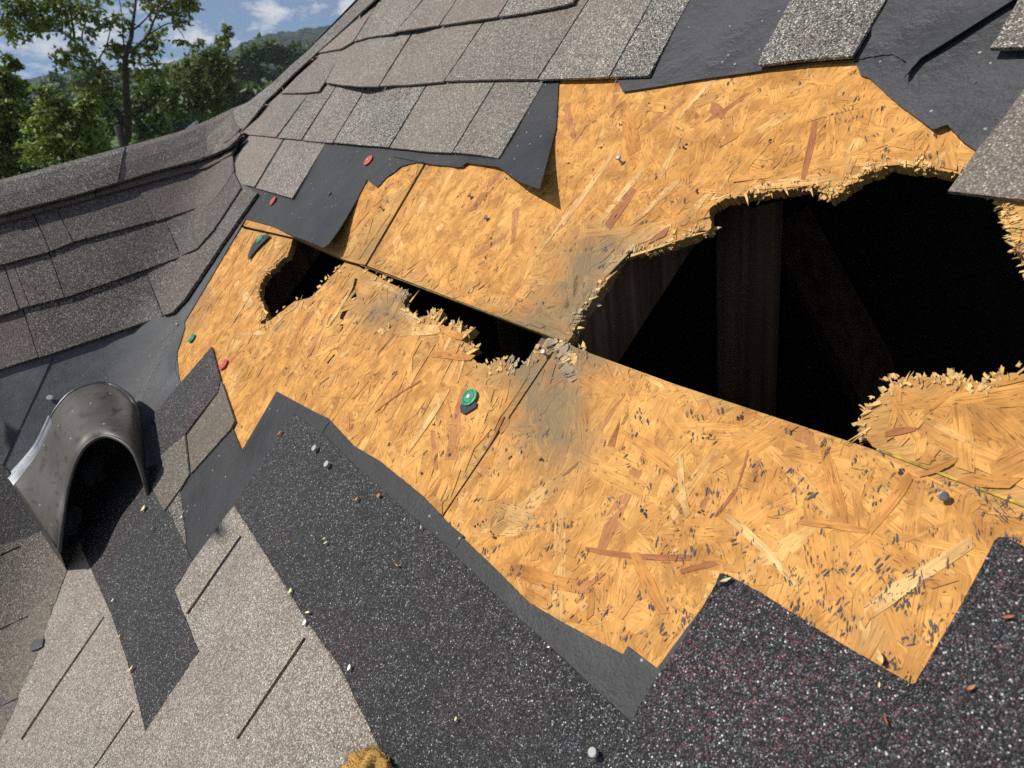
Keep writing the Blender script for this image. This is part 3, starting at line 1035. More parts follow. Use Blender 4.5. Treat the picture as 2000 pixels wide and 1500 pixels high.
_f1, _f2 = flap(655, 500, 125, .034), flap(1062, 385, 128, .040)
def lift_f1(x, y):
    k = .0034 + (_f1(x, y) if x < 730 else 0)
    if x > 930:
        k += _f2(x, y)
    if 880 < x < 990 and y > 300:
        k += .003
    return k
sheet('felt_underlayment',
      [(430, 330), (560, 160), (1000, 90), (1092, 140), (1086, 250), (1054, 369), (1012, 354), (974, 326), (911, 318, .8), (900, 326, .8), (855, 322, .8), (813, 317, 1), (785, 324, 1.6), (767, 338, 1.6),
       (750, 352, 1.2), (736, 366, 1.2), (717, 350), (694, 395, .7), (668, 440, .7), (642, 477, .7), (631, 484, 1), (596, 469, 1), (575, 462), (530, 441), (479, 427), (470, 400)],
      lift_f1, .0012, M_FELT, ROOF, step=16, grid=22, label='torn black felt band with lifted flaps below the upper shingles')
sheet('felt_scrap', [(763, 299), (800, 304), (912, 309), (905, 326, 1), (850, 322, 1), (800, 312), (768, 306)], .0052, .001, M_FELT, ROOF, label='small second layer of felt under the shingle edge')
f2 = [(1190, 120), (1400, -200), (2050, -200), (1990, -8), (1880, 62), (1800, 112, .8), (1766, 150, 1.5), (1770, 120, 2), (1745, 106, 2), (1700, 110, 1.6), (1664, 118), (1600, 122), (1520, 131), (1480, 139), (1350, 157), (1282, 169), (1216, 179), (1204, 155)]
def lift_f2(x, y):
    d = dist_poly(x, y, [(1766, 152), (1880, 66), (1990, -4)])
    return .0052 + .006 * max(0, 1 - d / 40) * min(1, max(0, (x - 1690) / 60))
sheet('felt_underlayment', f2, lift_f2, .0012, M_FELT2, ROOF, step=22, grid=26, wave=.0006, label='loose upper felt sheet with a slanting torn edge')
def lift_f3(x, y):
    return .0036 + flap(1840, 262, 70, .006)(x, y)
sheet('felt_underlayment', [(1640, 60), (2100, -120), (2300, -50), (2300, 300), (2080, 330), (1910, 297), (1880, 275, .8), (1850, 243, 1), (1822, 252, .8), (1752, 202, .8), (1697, 152, 1.2), (1680, 146, 1.6), (1676, 134, 2), (1668, 121)],
      lift_f3, .0012, M_FELT2, ROOF, step=22, grid=26, wave=.0005, label='rough black felt right of the broken board')
# strip along the lower shingles
sheet('felt_underlayment', [(472, 880), (540, 764), (618, 806), (640, 816), (690, 870, .8), (740, 899, .8), (824, 967, .8), (896, 1043, .8), (960, 1104, .8), (996, 1140, .8), (1032, 1176, .8), (1108, 1220, .8),
                            (1184, 1260, .8), (1216, 1278), (1284, 1322), (1420, 1360), (1330, 1560), (900, 1560), (480, 1150), (300, 1120), (320, 940), (452, 830)],
      .0036, .0012, M_FELT, ROOF, step=40, grid=60, wave=.0005, label='narrow black felt strip showing above the dark lower shingle')
sheet('felt_scrap', [(620, 809), (643, 824), (628, 846), (606, 832)], .0045, .001, M_FELT, ROOF)
sheet('felt_scrap', [(1216, 1279), (1226, 1261), (1283, 1305), (1420, 1120), (1425, 1180), (1300, 1340), (1270, 1318)], .0042, .001, M_FELT, ROOF)
sheet('felt_scrap', [(890, 1070), (905, 1046), (880, 1026), (862, 1056)], .0043, .0006, M_FELT, ROOF)
# valley strip beside the left board
sheet('felt_underlayment', [(508, 372), (479, 428), (420, 528), (360, 629), (361, 640), (347, 684), (341, 720), (348, 738), (357, 752), (372, 772), (330, 860), (240, 1060), (130, 1120), (190, 900), (262, 800), (330, 610), (400, 470), (460, 372)],
      .0030, .0012, M_FELTL, ROOF, step=18, grid=24, label='grey membrane lining the valley')

sheet('felt_underlayment', [(255, 790), (330, 600), (346, 700), (352, 760), (330, 1000), (296, 1015), (255, 930)], .0022, .0008, M_FELTL, ROOF, step=14, grid=18)
# ------------------------------------------------------------------ shingles of the main slope
def course(top, bot, cuts, mat, lo=.0040, hi=.0090, thick=.0034, ext=14, gap=1.5, labels=None, parent=ROOF, wave=.0008, lfun=None, step=34, grid=34, depth=120, rough=.5):
    """one row of tabs; cuts are (x on the top line, x on the bottom line)"""
    out = []
    for i, ((ta, ba), (tb, bb)) in enumerate(zip(cuts, cuts[1:])):
        tp = seg(top, ta + gap, tb - gap)
        bt = seg(bot, ba + gap, bb - gap)
        def up(p, f, t):
            d = math.hypot(t[0] - f[0], t[1] - f[1])
            return (p[0] + (t[0] - f[0]) / d * ext, p[1] + (t[1] - f[1]) / d * ext)
        tp = [up(p, bt[0], tp[0]) for p in tp]
        j = random.uniform(-1.4, 1.4)
        pl = [(x, y + j) for x, y in bt] + tp[::-1]
        dz = random.uniform(-.0006, .0008)
        def lf(x, y, bl=bt, dz=dz):
            f = max(0, 1 - dist_poly(x, y, bl) / depth)
            return lo + (hi - lo) * f + dz * f + (lfun(x, y) if lfun else 0)
        pr = {'label': labels[i]} if labels and labels.get(i) else {}
        o, _ = sheet('shingle', pl, lf, thick, mat, parent, step=step, grid=grid, rough=rough, fine=12, wave=wave, **pr)
        out.append(o)
    return out

HIP = [(468, 262), (536, 185), (600, 115), (690, 35), (760, -40)]
C0 = [(612, 104), (664, 95), (690, 80), (715, 72), (771, 63), (858, 50), (1020, 26), (1100, 10), (1250, -40)]
C1 = [(540, 182), (592, 181), (622, 178), (634, 160), (666, 165), (700, 168), (736, 168), (800, 165), (866, 159), (960, 156), (1065, 155), (1190, 150), (1265, 147), (1350, 140)]
C2 = [(468, 262), (540, 269), (589, 273), (687, 282), (760, 288), (837, 296), (883, 298), (935, 303), (974, 310), (1000, 316)]
C3 = [(437, 353), (498, 366), (572, 387), (600, 394)]
TOPL = [(600, -60), (1400, -140)]
curl = lambda x, y: .010 * max(0, 1 - math.hypot(x - 800, y - 40) / 70) ** 1.5
course(TOPL, C0, [(770, 612), (790, 690), (905, 771), (955, 858), (1060, 972), (1180, 1120)], M_SH, labels={1: 'curled shingle tab lifting near the hip'}, lfun=curl, lo=.008, hi=.0135, depth=90)
curlb = lambda x, y: .016 * max(0, 1 - math.hypot(x - 705, y - 170) / 80) ** 1.5
course(C0[:-1] + [(1145, 2), (1290, -20), (1400, -40)], C1, [(625, 547), (672, 634), (810, 740), (950, 867), (1148, 1050), (1283, 1190), (1366, 1268)], M_SH, lfun=curlb, lo=.006, hi=.0112, labels={5: 'last whole tab left of the bare felt'})
course(C1, C2, [(536, 468), (605, 540), (659, 589), (717, 650), (836, 760), (970, 883), (1066, 975)], M_SH, lo=.0045, hi=.0092)
course(C2, C3, [(469, 437), (486, 438.5), (556, 498), (639, 572)][1:], M_SH, lo=.0040, hi=.0078, labels={1: 'last tab of its course above the black felt'})
# lone tabs on the right
sheet('shingle', [(1480, 127), (1486, 108), (1566, -40), (1640, -160), (1800, -160), (1728, 2), (1665, 109), (1570, 116)], lambda x, y: .0085 + .004 * (y > 60), .0034, M_SH, ROOF, step=30, grid=40, rough=.5, fine=12, wave=.0008,
      label='lone shingle tab between two felt sheets')
sheet('shingle', [(1934, 93), (1975, 24), (2010, -40), (2300, -60), (2300, 66), (2000, 92)], lambda x, y: .008 + .008 * max(0, 1 - abs(y - 95) / 90), .0036, M_SH, ROOF, step=30, grid=40, rough=.5, fine=12,
      label='lifted shingle tab at the top right edge')
sheet('shingle', [(1851, 373), (1878, 336), (1910, 290), (1960, 230), (2010, 160), (2120, 20), (2400, 60), (2400, 410), (2000, 390), (1920, 381)], lambda x, y: .008, .0036, M_SH, ROOF, step=30, grid=40, rough=.5, fine=12, wave=.0008,
      label='grey shingle overhanging the right end of the hole')

# lower field ----------------------------------------------------
DK = .0052
sheet('shingle', [(262, 960), (283, 915), (306, 905), (312, 960), (376, 1096), (340, 1153), (388, 1272), (282, 1432), (150, 1100), (190, 985)], .0050, .0034, M_DARK, ROOF, step=40, grid=60, rough=.8, fine=9, wave=.0004,
      label='dark unweathered shingle strip below the vent')
sheet('shingle', [(455, 990), (572, 806), (630, 846), (684, 900), (768, 976), (864, 1060), (928, 1124), (1000, 1196), (1080, 1268), (1160, 1344), (1240, 1416), (1420, 1590), (820, 1590), (742, 1462), (660, 1300), (595, 1210), (520, 1085)],
      DK, .0034, M_DARK, ROOF, step=40, grid=70, rough=.6, fine=9, wave=.0005, label='long dark unweathered shingle strip beside the bare board')
SL1 = [(468.5, 1046), (473, 1049), (368, 1201), (363.5, 1198)]
SL2 = [(593.5, 1244.5), (598.5, 1248), (465.5, 1445), (461, 1442)]
sheet('shingle', [(445, 1002, .5), (457, 988, 1.2), (520, 1085, 1.2), (597, 1210, 1.2), (662, 1300, 1.2), (742, 1464, 1.2), (815, 1600), (120, 1600), (186, 1497), (283, 1430, 1), (389, 1272, .6), (341, 1153, .6), (376, 1096)],
      .0058, .0036, M_SHL, ROOF, step=40, grid=60, holes=[SL1, SL2], fine=8, wave=.0005, label='pale weathered shingle with two slits at the bottom')
SL3 = [(202, 1204), (205, 1206), (110, 1345), (44, 1446), (40, 1443), (107, 1342)]
SL4 = [(259, 1387), (262, 1389), (187, 1498), (150, 1552), (147, 1550), (184, 1496)]
sheet('shingle', [(153, 1060, .6), (180, 1117, .8), (217, 1199, .8), (259, 1325, .8), (284, 1432, .6), (188, 1502), (124, 1600), (-120, 1620), (-40, 1540), (0, 1446, 1.4), (45, 1340, 1.4), (80, 1262, 1.4), (105, 1182, 1.4), (130, 1112, 1.4)],
      .0060, .0036, M_SHL, ROOF, step=40, grid=60, holes=[SL3, SL4], fine=8, wave=.0005, label='pale weathered shingle ending in the valley')
sheet('shingle', [(1232, 1410), (1282, 1322), (1332, 1254), (1398, 1140), (1405, 1120), (1416, 1120), (1488, 1158), (1612, 1238), (1708, 1294), (1779, 1335), (1787, 1334), (1816, 1284), (1880, 1176), (1920, 1100), (1942, 1055),
                  (1950, 1049), (1968, 1049), (2010, 1072), (2300, 1200), (2300, 1650), (1100, 1650), (1180, 1500)],
      lambda x, y: .0080 + .004 * (dist_poly(x, y, [(1405, 1120), (1779, 1335)]) < 30), .0040, M_DARK, ROOF, step=36, grid=70, rough=.9, fine=9, wave=.0006, label='near black shingle with two square notches at the lower right')
# broken piece beside the vent
sheet('shingle', [(413, 677), (430, 740), (425, 765), (362, 846), (371, 925), (352, 955), (320, 996), (297, 952), (317, 905), (305, 830), (292, 818)], .0062, .0036, M_DARK, ROOF, step=30, grid=40, rough=.6, fine=9,
      label='dark granule upper part of the broken shingle beside the vent')
sheet('shingle', [(426, 768), (432, 744), (458, 822), (450, 838), (373, 924), (365, 850)], .0068, .0034, M_BROWN, ROOF, step=30, grid=40, rough=.6, fine=9, label='brown tab of the broken shingle beside the vent')
sheet('shingle', [(360, 850), (369, 926), (352, 954), (320, 997), (296, 952), (318, 905), (313, 890)], .0072, .0030, M_BROWN, ROOF, step=30, grid=40, rough=.6, fine=9)
sheet('shingle', [(352, 960), (357, 1000), (364, 1058), (360, 1070), (330, 1030), (300, 960), (330, 940)], .0046, .0030, M_BROWN, ROOF, step=30, grid=40, rough=.6, fine=9)

sheet('starter_shingle', [(425, 345), (462, 262), (490, 226), (600, 117), (760, -48), (830, -60), (620, 130), (560, 190), (470, 345)], .0026, .0008, M_SH, ROOF, step=30, grid=30)
# ------------------------------------------------------------------ hip cap along the upper left edge of the main slope
def cap_strip(name, inner, outer, drop, lift, mat, parent, thick=.004, **props):
    """a bent cap: from its lower edge on the slope over the crest and down behind"""
    V, F = [], []
    n = len(inner)
    for ii, ((xi, yi), (xo, yo)) in enumerate(zip(inner, outer)):
        lf = lift[ii] if isinstance(lift, (list, tuple)) else lift
        a = hit(xi, yi, lf)
        c = hit(xo, yo, lf)
        m1 = a.lerp(c, .45) + norm_at(a) * .006
        m2 = a.lerp(c, .8) + norm_at(a) * .006
        out = (c - a).normalized()
        d1 = c + drop * .012 + out * .012 - norm_at(a) * .004
        d2 = c + drop * .10 + out * .02
        for p in (a, m1, m2, c, d1, d2):
            V.append(wpt(p))
        V.append(wpt(a - norm_at(a) * thick))
    for i in range(n - 1):
        A, B = i * 7, i * 7 + 7
        for j in range(5):
            F.append([A + j, B + j, B + j + 1, A + j + 1])
        F.append([A + 6, B + 6, B, A])
    F.append([6, 0, 1, 2, 3])
    E = (n - 1) * 7
    F.append([E + 3, E + 2, E + 1, E, E + 6])
    return mesh_obj(name, V, F, mat, parent, smooth=False, **props)

down = -uC
HI_IN = [(455, 283), (474, 254), (500, 222), (518, 198), (546, 171), (574, 143), (616, 105), (655, 70), (697, 31), (740, -8), (800, -64)]
HI_OUT = [(430, 232), (452, 214), (470, 206), (484, 201), (540, 157), (568, 130), (596, 107), (640, 63), (700, 3), (735, -36), (790, -95)]
for k, (i0, i1) in enumerate(((0, 4), (3, 5), (4, 7), (6, 9), (8, 11))):
    cap_strip('hip_cap', HI_IN[i0:i1], HI_OUT[i0:i1], down, ([.004, .012, .019, .020], .0165, .020, .0165, .020)[k], M_CAP, ROOF)

# ------------------------------------------------------------------ SIDE slope
LB0 = [(-420, 540), (0, 418), (147, 380), (311, 331), (406, 306), (455, 281), (470, 264)]           # lower edge of the ridge cap
LBb = [(-420, 570), (0, 435), (105, 405), (266, 363), (357, 339), (406, 327), (450, 303), (462, 285)]
LB1 = [(-420, 640), (0, 517), (98, 491), (143, 473), (304, 431), (413, 396), (441, 359), (458, 330)]
LB2 = [(-420, 735), (0, 615), (59, 597), (140, 576), (227, 545), (350, 501), (385, 485), (416, 450), (445, 406), (472, 364)]
LB3 = [(-420, 860), (0, 722), (105, 688), (230, 646), (336, 610), (361, 583), (400, 525), (455, 443), (504, 374)]
sheet('roof_deck', [(-500, 500), (0, 352), (350, 257), (462, 216), (440, 300), (243, 790), (0, 1405), (-110, 1680), (-500, 1680)], -.003, .012, M_FELT, SIDE, step=30, grid=60)
sheet('membrane', [(-420, 780), (0, 690), (345, 590), (330, 640), (250, 815), (160, 1040), (0, 1420), (-420, 1500)], .0022, .0012, M_FELTL, SIDE, step=30, grid=50, wave=.0008, label='grey membrane on the side slope round the vent')
sheet('membrane', [(-420, 800), (0, 700), (106, 690), (60, 790), (6, 906), (-60, 1040), (-420, 1300)], .0042, .0015, M_FELTL, SIDE, step=30, grid=50, wave=.0008, label='overlapping membrane sheet left of its straight lap')
S_ = dict(mat=M_SIDE, parent=SIDE, thick=.0060, gap=.9, wave=.0010, depth=90, ext=16, step=18, grid=26)
def row(top, bot, cuts, lo, hi):
    return course(top, bot, cuts, lo=lo, hi=hi, **S_)
row(LB2, LB3, [(-400, -380), (-120, -85), (44, 75), (283, 318), (470, 503)], .007, .0112)
row(LB1, LB2, [(-400, -380), (-150, -120), (7, 37), (24, 58), (96, 126), (320, 353), (457, 471)], .007, .0138)
row(LBb, LB1, [(-400, -380), (-230, -200), (65, 98), (108, 143), (266, 304), (461, 457)], .007, .0138)
row(LB0, LBb, [(-400, -395), (-60, -50), (190, 186), (466, 460)], .010, .0155)
# ridge cap of the side slope
RT = [(-420, 462), (-150, 391), (0, 351), (70, 333), (140, 314), (245, 286), (350, 257), (405, 235), (455, 211), (484, 200)]
RB = [(-420, 540), (-150, 462), (0, 418), (73, 399), (147, 380), (229, 356), (311, 331), (406, 306), (455, 281), (474, 258)]
for k, (a, b) in enumerate(((0, 3), (2, 6), (5, 10))):
    cap_strip('ridge_cap', RB[a:b], RT[a:b], (down * .8 + s2C * -.6).normalized(), (.0265, .029, [.0255, .0265, .026, .019, .006])[k], M_CAP, SIDE, thick=.006)
# loose layered ends where the ridge dies into the main slope
for q in ([(392, 309), (420, 300), (446, 287), (462, 272), (470, 262), (466, 258), (446, 276), (415, 292), (392, 299)],
          [(400, 290), (425, 286), (452, 270), (470, 250), (464, 247), (440, 266), (415, 279)]):
    sheet('shingle', q, .030, .006, M_SIDE, SIDE, step=10, grid=14)
# lower rows of the side slope, left of the vent
sheet('shingle', [(-420, 1010), (0, 905), (30, 930), (90, 1040), (50, 1054), (0, 1068), (-420, 1210)], .0062, .0040, M_DARK, SIDE, step=30, grid=45, rough=.6, fine=9, label='dark unweathered strip left of the vent')
sheet('shingle', [(-420, 1205), (0, 1064), (50, 1051), (92, 1032), (118, 1078), (156, 1062), (130, 1116), (106, 1179), (0, 1227), (-420, 1400)], .0072, .0046, M_BROWN, SIDE, step=30, grid=45, rough=.6, fine=9,
      holes=[[(0, 1083), (40, 1065), (41, 1068), (1, 1087)]], label='brown weathered shingle under the vent foot')
sheet('shingle', [(-420, 1380), (0, 1212), (108, 1165), (82, 1262), (46, 1345), (0, 1452), (-60, 1600), (-420, 1700)], .0052, .0046, M_BROWN, SIDE, step=30, grid=45, rough=.6, fine=9,
      holes=[[(-20, 1390), (36, 1362), (37, 1365), (-20, 1394)]], label='brown shingle at the lower left edge of the picture')
sheet('shingle', [(-30, 1395), (38, 1364), (20, 1405), (-30, 1420)], .0060, .0020, M_SIDE, SIDE)
sheet('shingle_chip', [(57, 1262), (66, 1249), (85, 1247), (82, 1262), (72, 1268), (60, 1272)], .0095, .002, M_FELTL, SIDE, label='small grey chip on the brown shingle')

# grit washed down the valley
V, F = [], []
def grit(n, path, spread, sz):
    for _ in range(n):
        k = random.uniform(0, len(path) - 1.001)
        i = int(k)
        x = path[i][0] + (path[i + 1][0] - path[i][0]) * (k - i) + random.gauss(0, spread)
        y = path[i][1] + (path[i + 1][1] - path[i][1]) * (k - i) + random.gauss(0, spread)
        p = hit(x, y, .0060)
        r = random.uniform(.4, 1) * sz
        b = len(V)
        nn = norm_at(p)
        e = nn.cross(vd).normalized()
        f_ = nn.cross(e)
        for j in range(4):
            th = j * math.pi / 2 + random.uniform(-.4, .4)
            V.append(wpt(p + (e * math.cos(th) + f_ * math.sin(th)) * r))
        V.append(wpt(p + nn * r * .9))
        for j in range(4):
            F.append([b + j, b + (j + 1) % 4, b + 4])
grit(500, [(345, 625), (318, 680), (290, 745), (268, 795)], 4, .0013)
grit(260, [(425, 405), (400, 470), (375, 530)], 5, .0012)
mesh_obj('grit', V, F, M_GRIT, SIDE, kind='stuff')

V, F = [], []
grit(650, [(457, 990), (520, 1085), (597, 1210), (662, 1300), (742, 1464)], 3.2, .0009)
grit(330, [(180, 1117), (217, 1199), (259, 1325), (283, 1432)], 3.0, .0009)
grit(260, [(153, 1060), (130, 1112), (105, 1182), (80, 1262), (45, 1340), (0, 1446)], 4, .0012)
mesh_obj('grit', V, F, M_GRITB, ROOF, kind='stuff')
# backs of both roofs and the rest of the house below
def strip3(name, A, B, mat, parent, **props):
    V = [wpt(p) for p in A] + [wpt(p) for p in B]
    n = len(A)
    return mesh_obj(name, V, [[i, i + 1, n + i + 1, n + i] for i in range(n - 1)], mat, parent, **props)
flat2 = (-(s2C - uC * s2C.dot(uC))).normalized()
rid = [hit(x, y, .004) for x, y in ((-480, 482), (0, 356), (350, 262), (462, 221))]
strip3('rear_slope', rid, [p + flat2 * 2.4 - uC * 1.9 for p in rid], M_SIDE, SIDE)
hip = [hit(x, y, .004) for x, y in ((462, 221), (540, 168), (640, 75), (740, -25), (1010, -290))]
back = (hC - uC * .8).normalized()
strip3('rear_slope', hip, [p + back * 2.4 - sC * .4 for p in hip], M_SH, ROOF)
# the slope goes on beyond the photograph
strip3('shingle_field', [onM(x, y, .004) for x, y in ((760, -30), (1000, -130), (1500, -180), (2300, -180))], [onM(x, y, .004) for x, y in ((1010, -330), (1150, -330), (1700, -330), (2500, -330))], M_SH, ROOF)

# attic under the boards
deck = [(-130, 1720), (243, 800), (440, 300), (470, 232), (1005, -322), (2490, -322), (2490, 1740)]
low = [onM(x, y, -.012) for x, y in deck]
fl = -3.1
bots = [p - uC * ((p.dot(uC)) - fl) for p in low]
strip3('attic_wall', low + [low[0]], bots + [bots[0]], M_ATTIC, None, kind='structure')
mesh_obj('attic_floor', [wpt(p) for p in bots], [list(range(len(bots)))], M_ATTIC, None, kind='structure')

def beam(name, p, q, e1, e2, w1, w2, mat, parent, **props):
    V = []
    for c in (p, q):
        for a, b in ((-1, -1), (1, -1), (1, 1), (-1, 1)):
            V.append(wpt(c + e1 * a * w1 / 2 + e2 * b * w2 / 2))
    return mesh_obj(name, V, [[3, 2, 1, 0], [4, 5, 6, 7], [0, 1, 5, 4], [1, 2, 6, 5], [2, 3, 7, 6], [3, 0, 4, 7]], mat, parent, **props)
def raft(x, y, up_, dn, dep=.14, **props):
    p = onM(x, y, -.0125 - dep / 2)
    return beam('rafter', p - sC * up_, p + sC * dn, hC, nC, .038, dep, M_LUMBER, ROOF, **props)
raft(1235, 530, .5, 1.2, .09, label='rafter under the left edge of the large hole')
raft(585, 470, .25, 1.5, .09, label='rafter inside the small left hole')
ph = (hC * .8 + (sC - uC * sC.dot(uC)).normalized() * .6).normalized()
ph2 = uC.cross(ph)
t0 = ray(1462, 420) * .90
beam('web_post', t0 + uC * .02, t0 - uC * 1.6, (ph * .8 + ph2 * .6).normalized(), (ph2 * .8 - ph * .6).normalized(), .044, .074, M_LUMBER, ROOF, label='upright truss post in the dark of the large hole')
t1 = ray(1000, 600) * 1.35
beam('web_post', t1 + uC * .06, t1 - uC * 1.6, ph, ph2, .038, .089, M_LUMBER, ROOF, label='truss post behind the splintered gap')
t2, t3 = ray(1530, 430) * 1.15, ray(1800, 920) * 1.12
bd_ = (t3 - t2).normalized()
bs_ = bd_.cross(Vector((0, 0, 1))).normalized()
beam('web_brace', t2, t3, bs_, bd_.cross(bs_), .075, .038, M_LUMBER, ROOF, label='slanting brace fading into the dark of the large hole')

# ------------------------------------------------------------------ roof vent
VENT = empty('roof_vent', wpt(hit(150, 960)), label='grey metal hood vent with a dark open mouth beside the valley', category='roof vent')
def onL(x, y, k):
    r = ray(x, y)
    return r * ((DL + k) / nLC.dot(r))
front = [(116, 1078, .055), (121, 1030, .075), (129, 975, .088), (138, 935, .098), (150, 900, .107), (170, 869, .108), (204, 852, .094), (236, 861, .078), (258, 880, .062), (272, 908, .044), (283, 942, .022), (290, 968, .003)]
rear = [(18, 937, .004), (45, 908, .012), (72, 874, .025), (92, 834, .040), (108, 802, .055), (138, 768, .070), (184, 749, .080)]
rear2 = [(222, 753, .056), (250, 771, .052), (263, 792, .044), (271, 830, .030), (279, 862, .010)]
fr = [onM(*p) for p in front]
rr_ = [onL(*p) for p in rear] + [onM(*p) for p in rear2]
def smooth_loop(P, m=4):
    out = []
    for i in range(len(P) - 1):
        a, b, c, d = P[max(0, i - 1)], P[i], P[i + 1], P[min(len(P) - 1, i + 2)]
        for j in range(m):
            t = j / m
            out.append(b * 1.0 + (c - a) * .5 * t + (a - b * 2.5 + c * 2 - d * .5) * t * t + (b * 1.5 - a * .5 - c * 1.5 + d * .5) * t ** 3)
    out.append(P[-1])
    return out
fr, rr_ = smooth_loop(fr), smooth_loop(rr_)
n = len(fr)
ctr = onL(180, 900, .0)
rows = []
for k in range(7):
    t = k / 6
    rows.append([rr_[i].lerp(fr[i], t) + nLC * (.004 * math.sin(t * math.pi)) for i in range(n)])
back_d = (-s2C).normalized()
# rolled rear hem and closing skirt behind it
hem = [p + back_d * .006 - nLC * .006 for p in rr_]
mid = (rr_[0] + rr_[-1]) * .5
skirt = []
for i, p in enumerate(rr_):
    f0 = hit(*proj(p), .002)
    f0 = hit(*proj(f0 + back_d * .004), .003)
    skirt.append(p - nLC * max(.004, min(nLC.dot(p) - DL, .05)) + back_d * .008)
allr = [skirt, hem] + rows
V = [wpt(p) for r_ in allr for p in r_]
F = []
for k in range(len(allr) - 1):
    for i in range(n - 1):
        a = k * n + i
        F.append([a, a + 1, a + n + 1, a + n])
hood = mesh_obj('hood', V, F, M_VENT, VENT, smooth=True)
md = hood.modifiers.new('thick', 'SOLIDIFY')
md.thickness = .0016
md.offset = 0
# left side of the hood, added down to the side slope to block sun
sp_ = [r_[0] for r_ in rows]
sq_ = [p - nLC * (nLC.dot(p) - DL - .004) for p in sp_]
V = [wpt(p) for p in sp_ + sq_]
mesh_obj('sun_block_panel', V, [[i, i + 1, i + 8, i + 7] for i in range(6)], M_VENT, VENT)
# rolled rim of the mouth
V, F = [], []
for i, p in enumerate(fr):
    tg = (fr[min(n - 1, i + 1)] - fr[max(0, i - 1)]).normalized()
    e1 = tg.cross(nLC).normalized()
    e2 = tg.cross(e1)
    for j in range(6):
        th = j / 6 * 2 * math.pi
        V.append(wpt(p + (e1 * math.cos(th) + e2 * math.sin(th)) * .0036))
for i in range(n - 1):
    for j in range(6):
        F.append([i * 6 + j, i * 6 + (j + 1) % 6, i * 6 + 6 + (j + 1) % 6, i * 6 + 6 + j])
mesh_obj('rim', V, F, M_VENT, VENT, smooth=True)
# rolled hem along the rear
V, F = [], []
for i, p in enumerate(rr_):
    tg = (rr_[min(n - 1, i + 1)] - rr_[max(0, i - 1)]).normalized()
    e1 = tg.cross(nLC).normalized()
    e2 = tg.cross(e1)
    for j in range(6):
        th = j / 6 * 2 * math.pi
        V.append(wpt(p + (e1 * math.cos(th) + e2 * math.sin(th)) * .0042))
for i in range(n - 1):
    for j in range(6):
        F.append([i * 6 + j, i * 6 + (j + 1) % 6, i * 6 + 6 + (j + 1) % 6, i * 6 + 6 + j])
mesh_obj('rear_hem', V, F, M_HEM, VENT, smooth=True)
# bare flared foot on the left
V, F = [], []
for i in range(0, 15):
    p = rr_[i]
    V += [wpt(p + nLC * .0022 + back_d * .002), wpt(p + nLC * .0005 + back_d * .012 - nLC * .004), wpt(p.lerp(fr[i], .10) + nLC * .0032)]
for i in range(14):
    a = i * 3
    F += [[a, a + 3, a + 5, a + 2], [a + 1, a + 4, a + 3, a]]
mesh_obj('foot_flange', V, F, M_FLANGE, VENT, smooth=True, label='shiny bare metal foot edge')
# base plate, coloured near black for the shade and pipe opening inside the mouth
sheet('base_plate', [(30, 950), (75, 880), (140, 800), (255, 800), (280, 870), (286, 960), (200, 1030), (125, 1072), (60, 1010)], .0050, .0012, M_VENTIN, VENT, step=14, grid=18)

# ------------------------------------------------------------------ cap nails
def cap_nail(x, y, r, cap, label, lift=.003, tilt=(0, 0), scrap=None):
    p = hit(x, y, lift)
    e = empty('cap_nail', wpt(p), label=label, category='cap nail', group='plastic cap nails')
    disc_nail('plastic_cap', x, y, r, .0022, cap, e, lift, tilt, shank=False)
    n = (norm_at(p) + hC * tilt[0] + sC * tilt[1]).normalized()
    # raised ring and steel head
    q = p + n * .0022
    e1 = n.cross(vd).normalized()
    e2 = n.cross(e1)
    V, F = [], []
    for i in range(16):
        th = i / 16 * 2 * math.pi
        d = e1 * math.cos(th) + e2 * math.sin(th)
        V += [wpt(q + d * r * .80), wpt(q + d * r * .72 + n * .0010), wpt(q + d * r * .62 + n * .0003)]
    for i in range(16):
        a, b = i * 3, (i + 1) % 16 * 3
        F += [[a, b, b + 1, a + 1], [a + 1, b + 1, b + 2, a + 2]]
    mesh_obj('rim', V, F, cap, e)
    V, F = [], []
    for i in range(10):
        th = i / 10 * 2 * math.pi
        d = e1 * math.cos(th) + e2 * math.sin(th)
        V += [wpt(q + d * r * .26 + n * .0002), wpt(q + d * r * .22 + n * .0016)]
    for i in range(10):
        a, b = i * 2, (i + 1) % 10 * 2
        F.append([a, b, b + 1, a + 1])
    F.append([i * 2 + 1 for i in range(10)])
    mesh_obj('nail_head', V, F, M_STEEL, e)
    if scrap:
        sheet('felt_scrap', scrap, lift + .0004, .0012, M_FELT, e, rough=.5, fine=8)
cap_nail(918, 777, .0112, M_GREEN, 'large green plastic cap nail on the open board left of the grey stain', .0035, scrap=[(898, 793), (908, 782), (931, 786), (929, 795), (908, 808), (900, 806)])
cap_nail(508, 467, .0105, M_GREEN, 'green cap nail holding a black felt scrap at the upper left of the board', .006, scrap=[(523, 456), (526, 461), (498, 490), (485, 508), (484, 497), (492, 478), (505, 462)])
cap_nail(375, 661, .0105, M_GREEN, 'green cap nail low on the left edge of the board near the valley', .0035)
cap_nail(720, 314, .0112, M_RED, 'red cap nail on the black felt just above the round torn notch', .0048)
cap_nail(534, 393, .0110, M_RED, 'red cap nail on the felt under the lowest pair of grey tabs', .0048, (.1, .1))
cap_nail(437, 712, .0112, M_RED, 'dull red cap nail right of the pointed dark shingle tip', .0035)

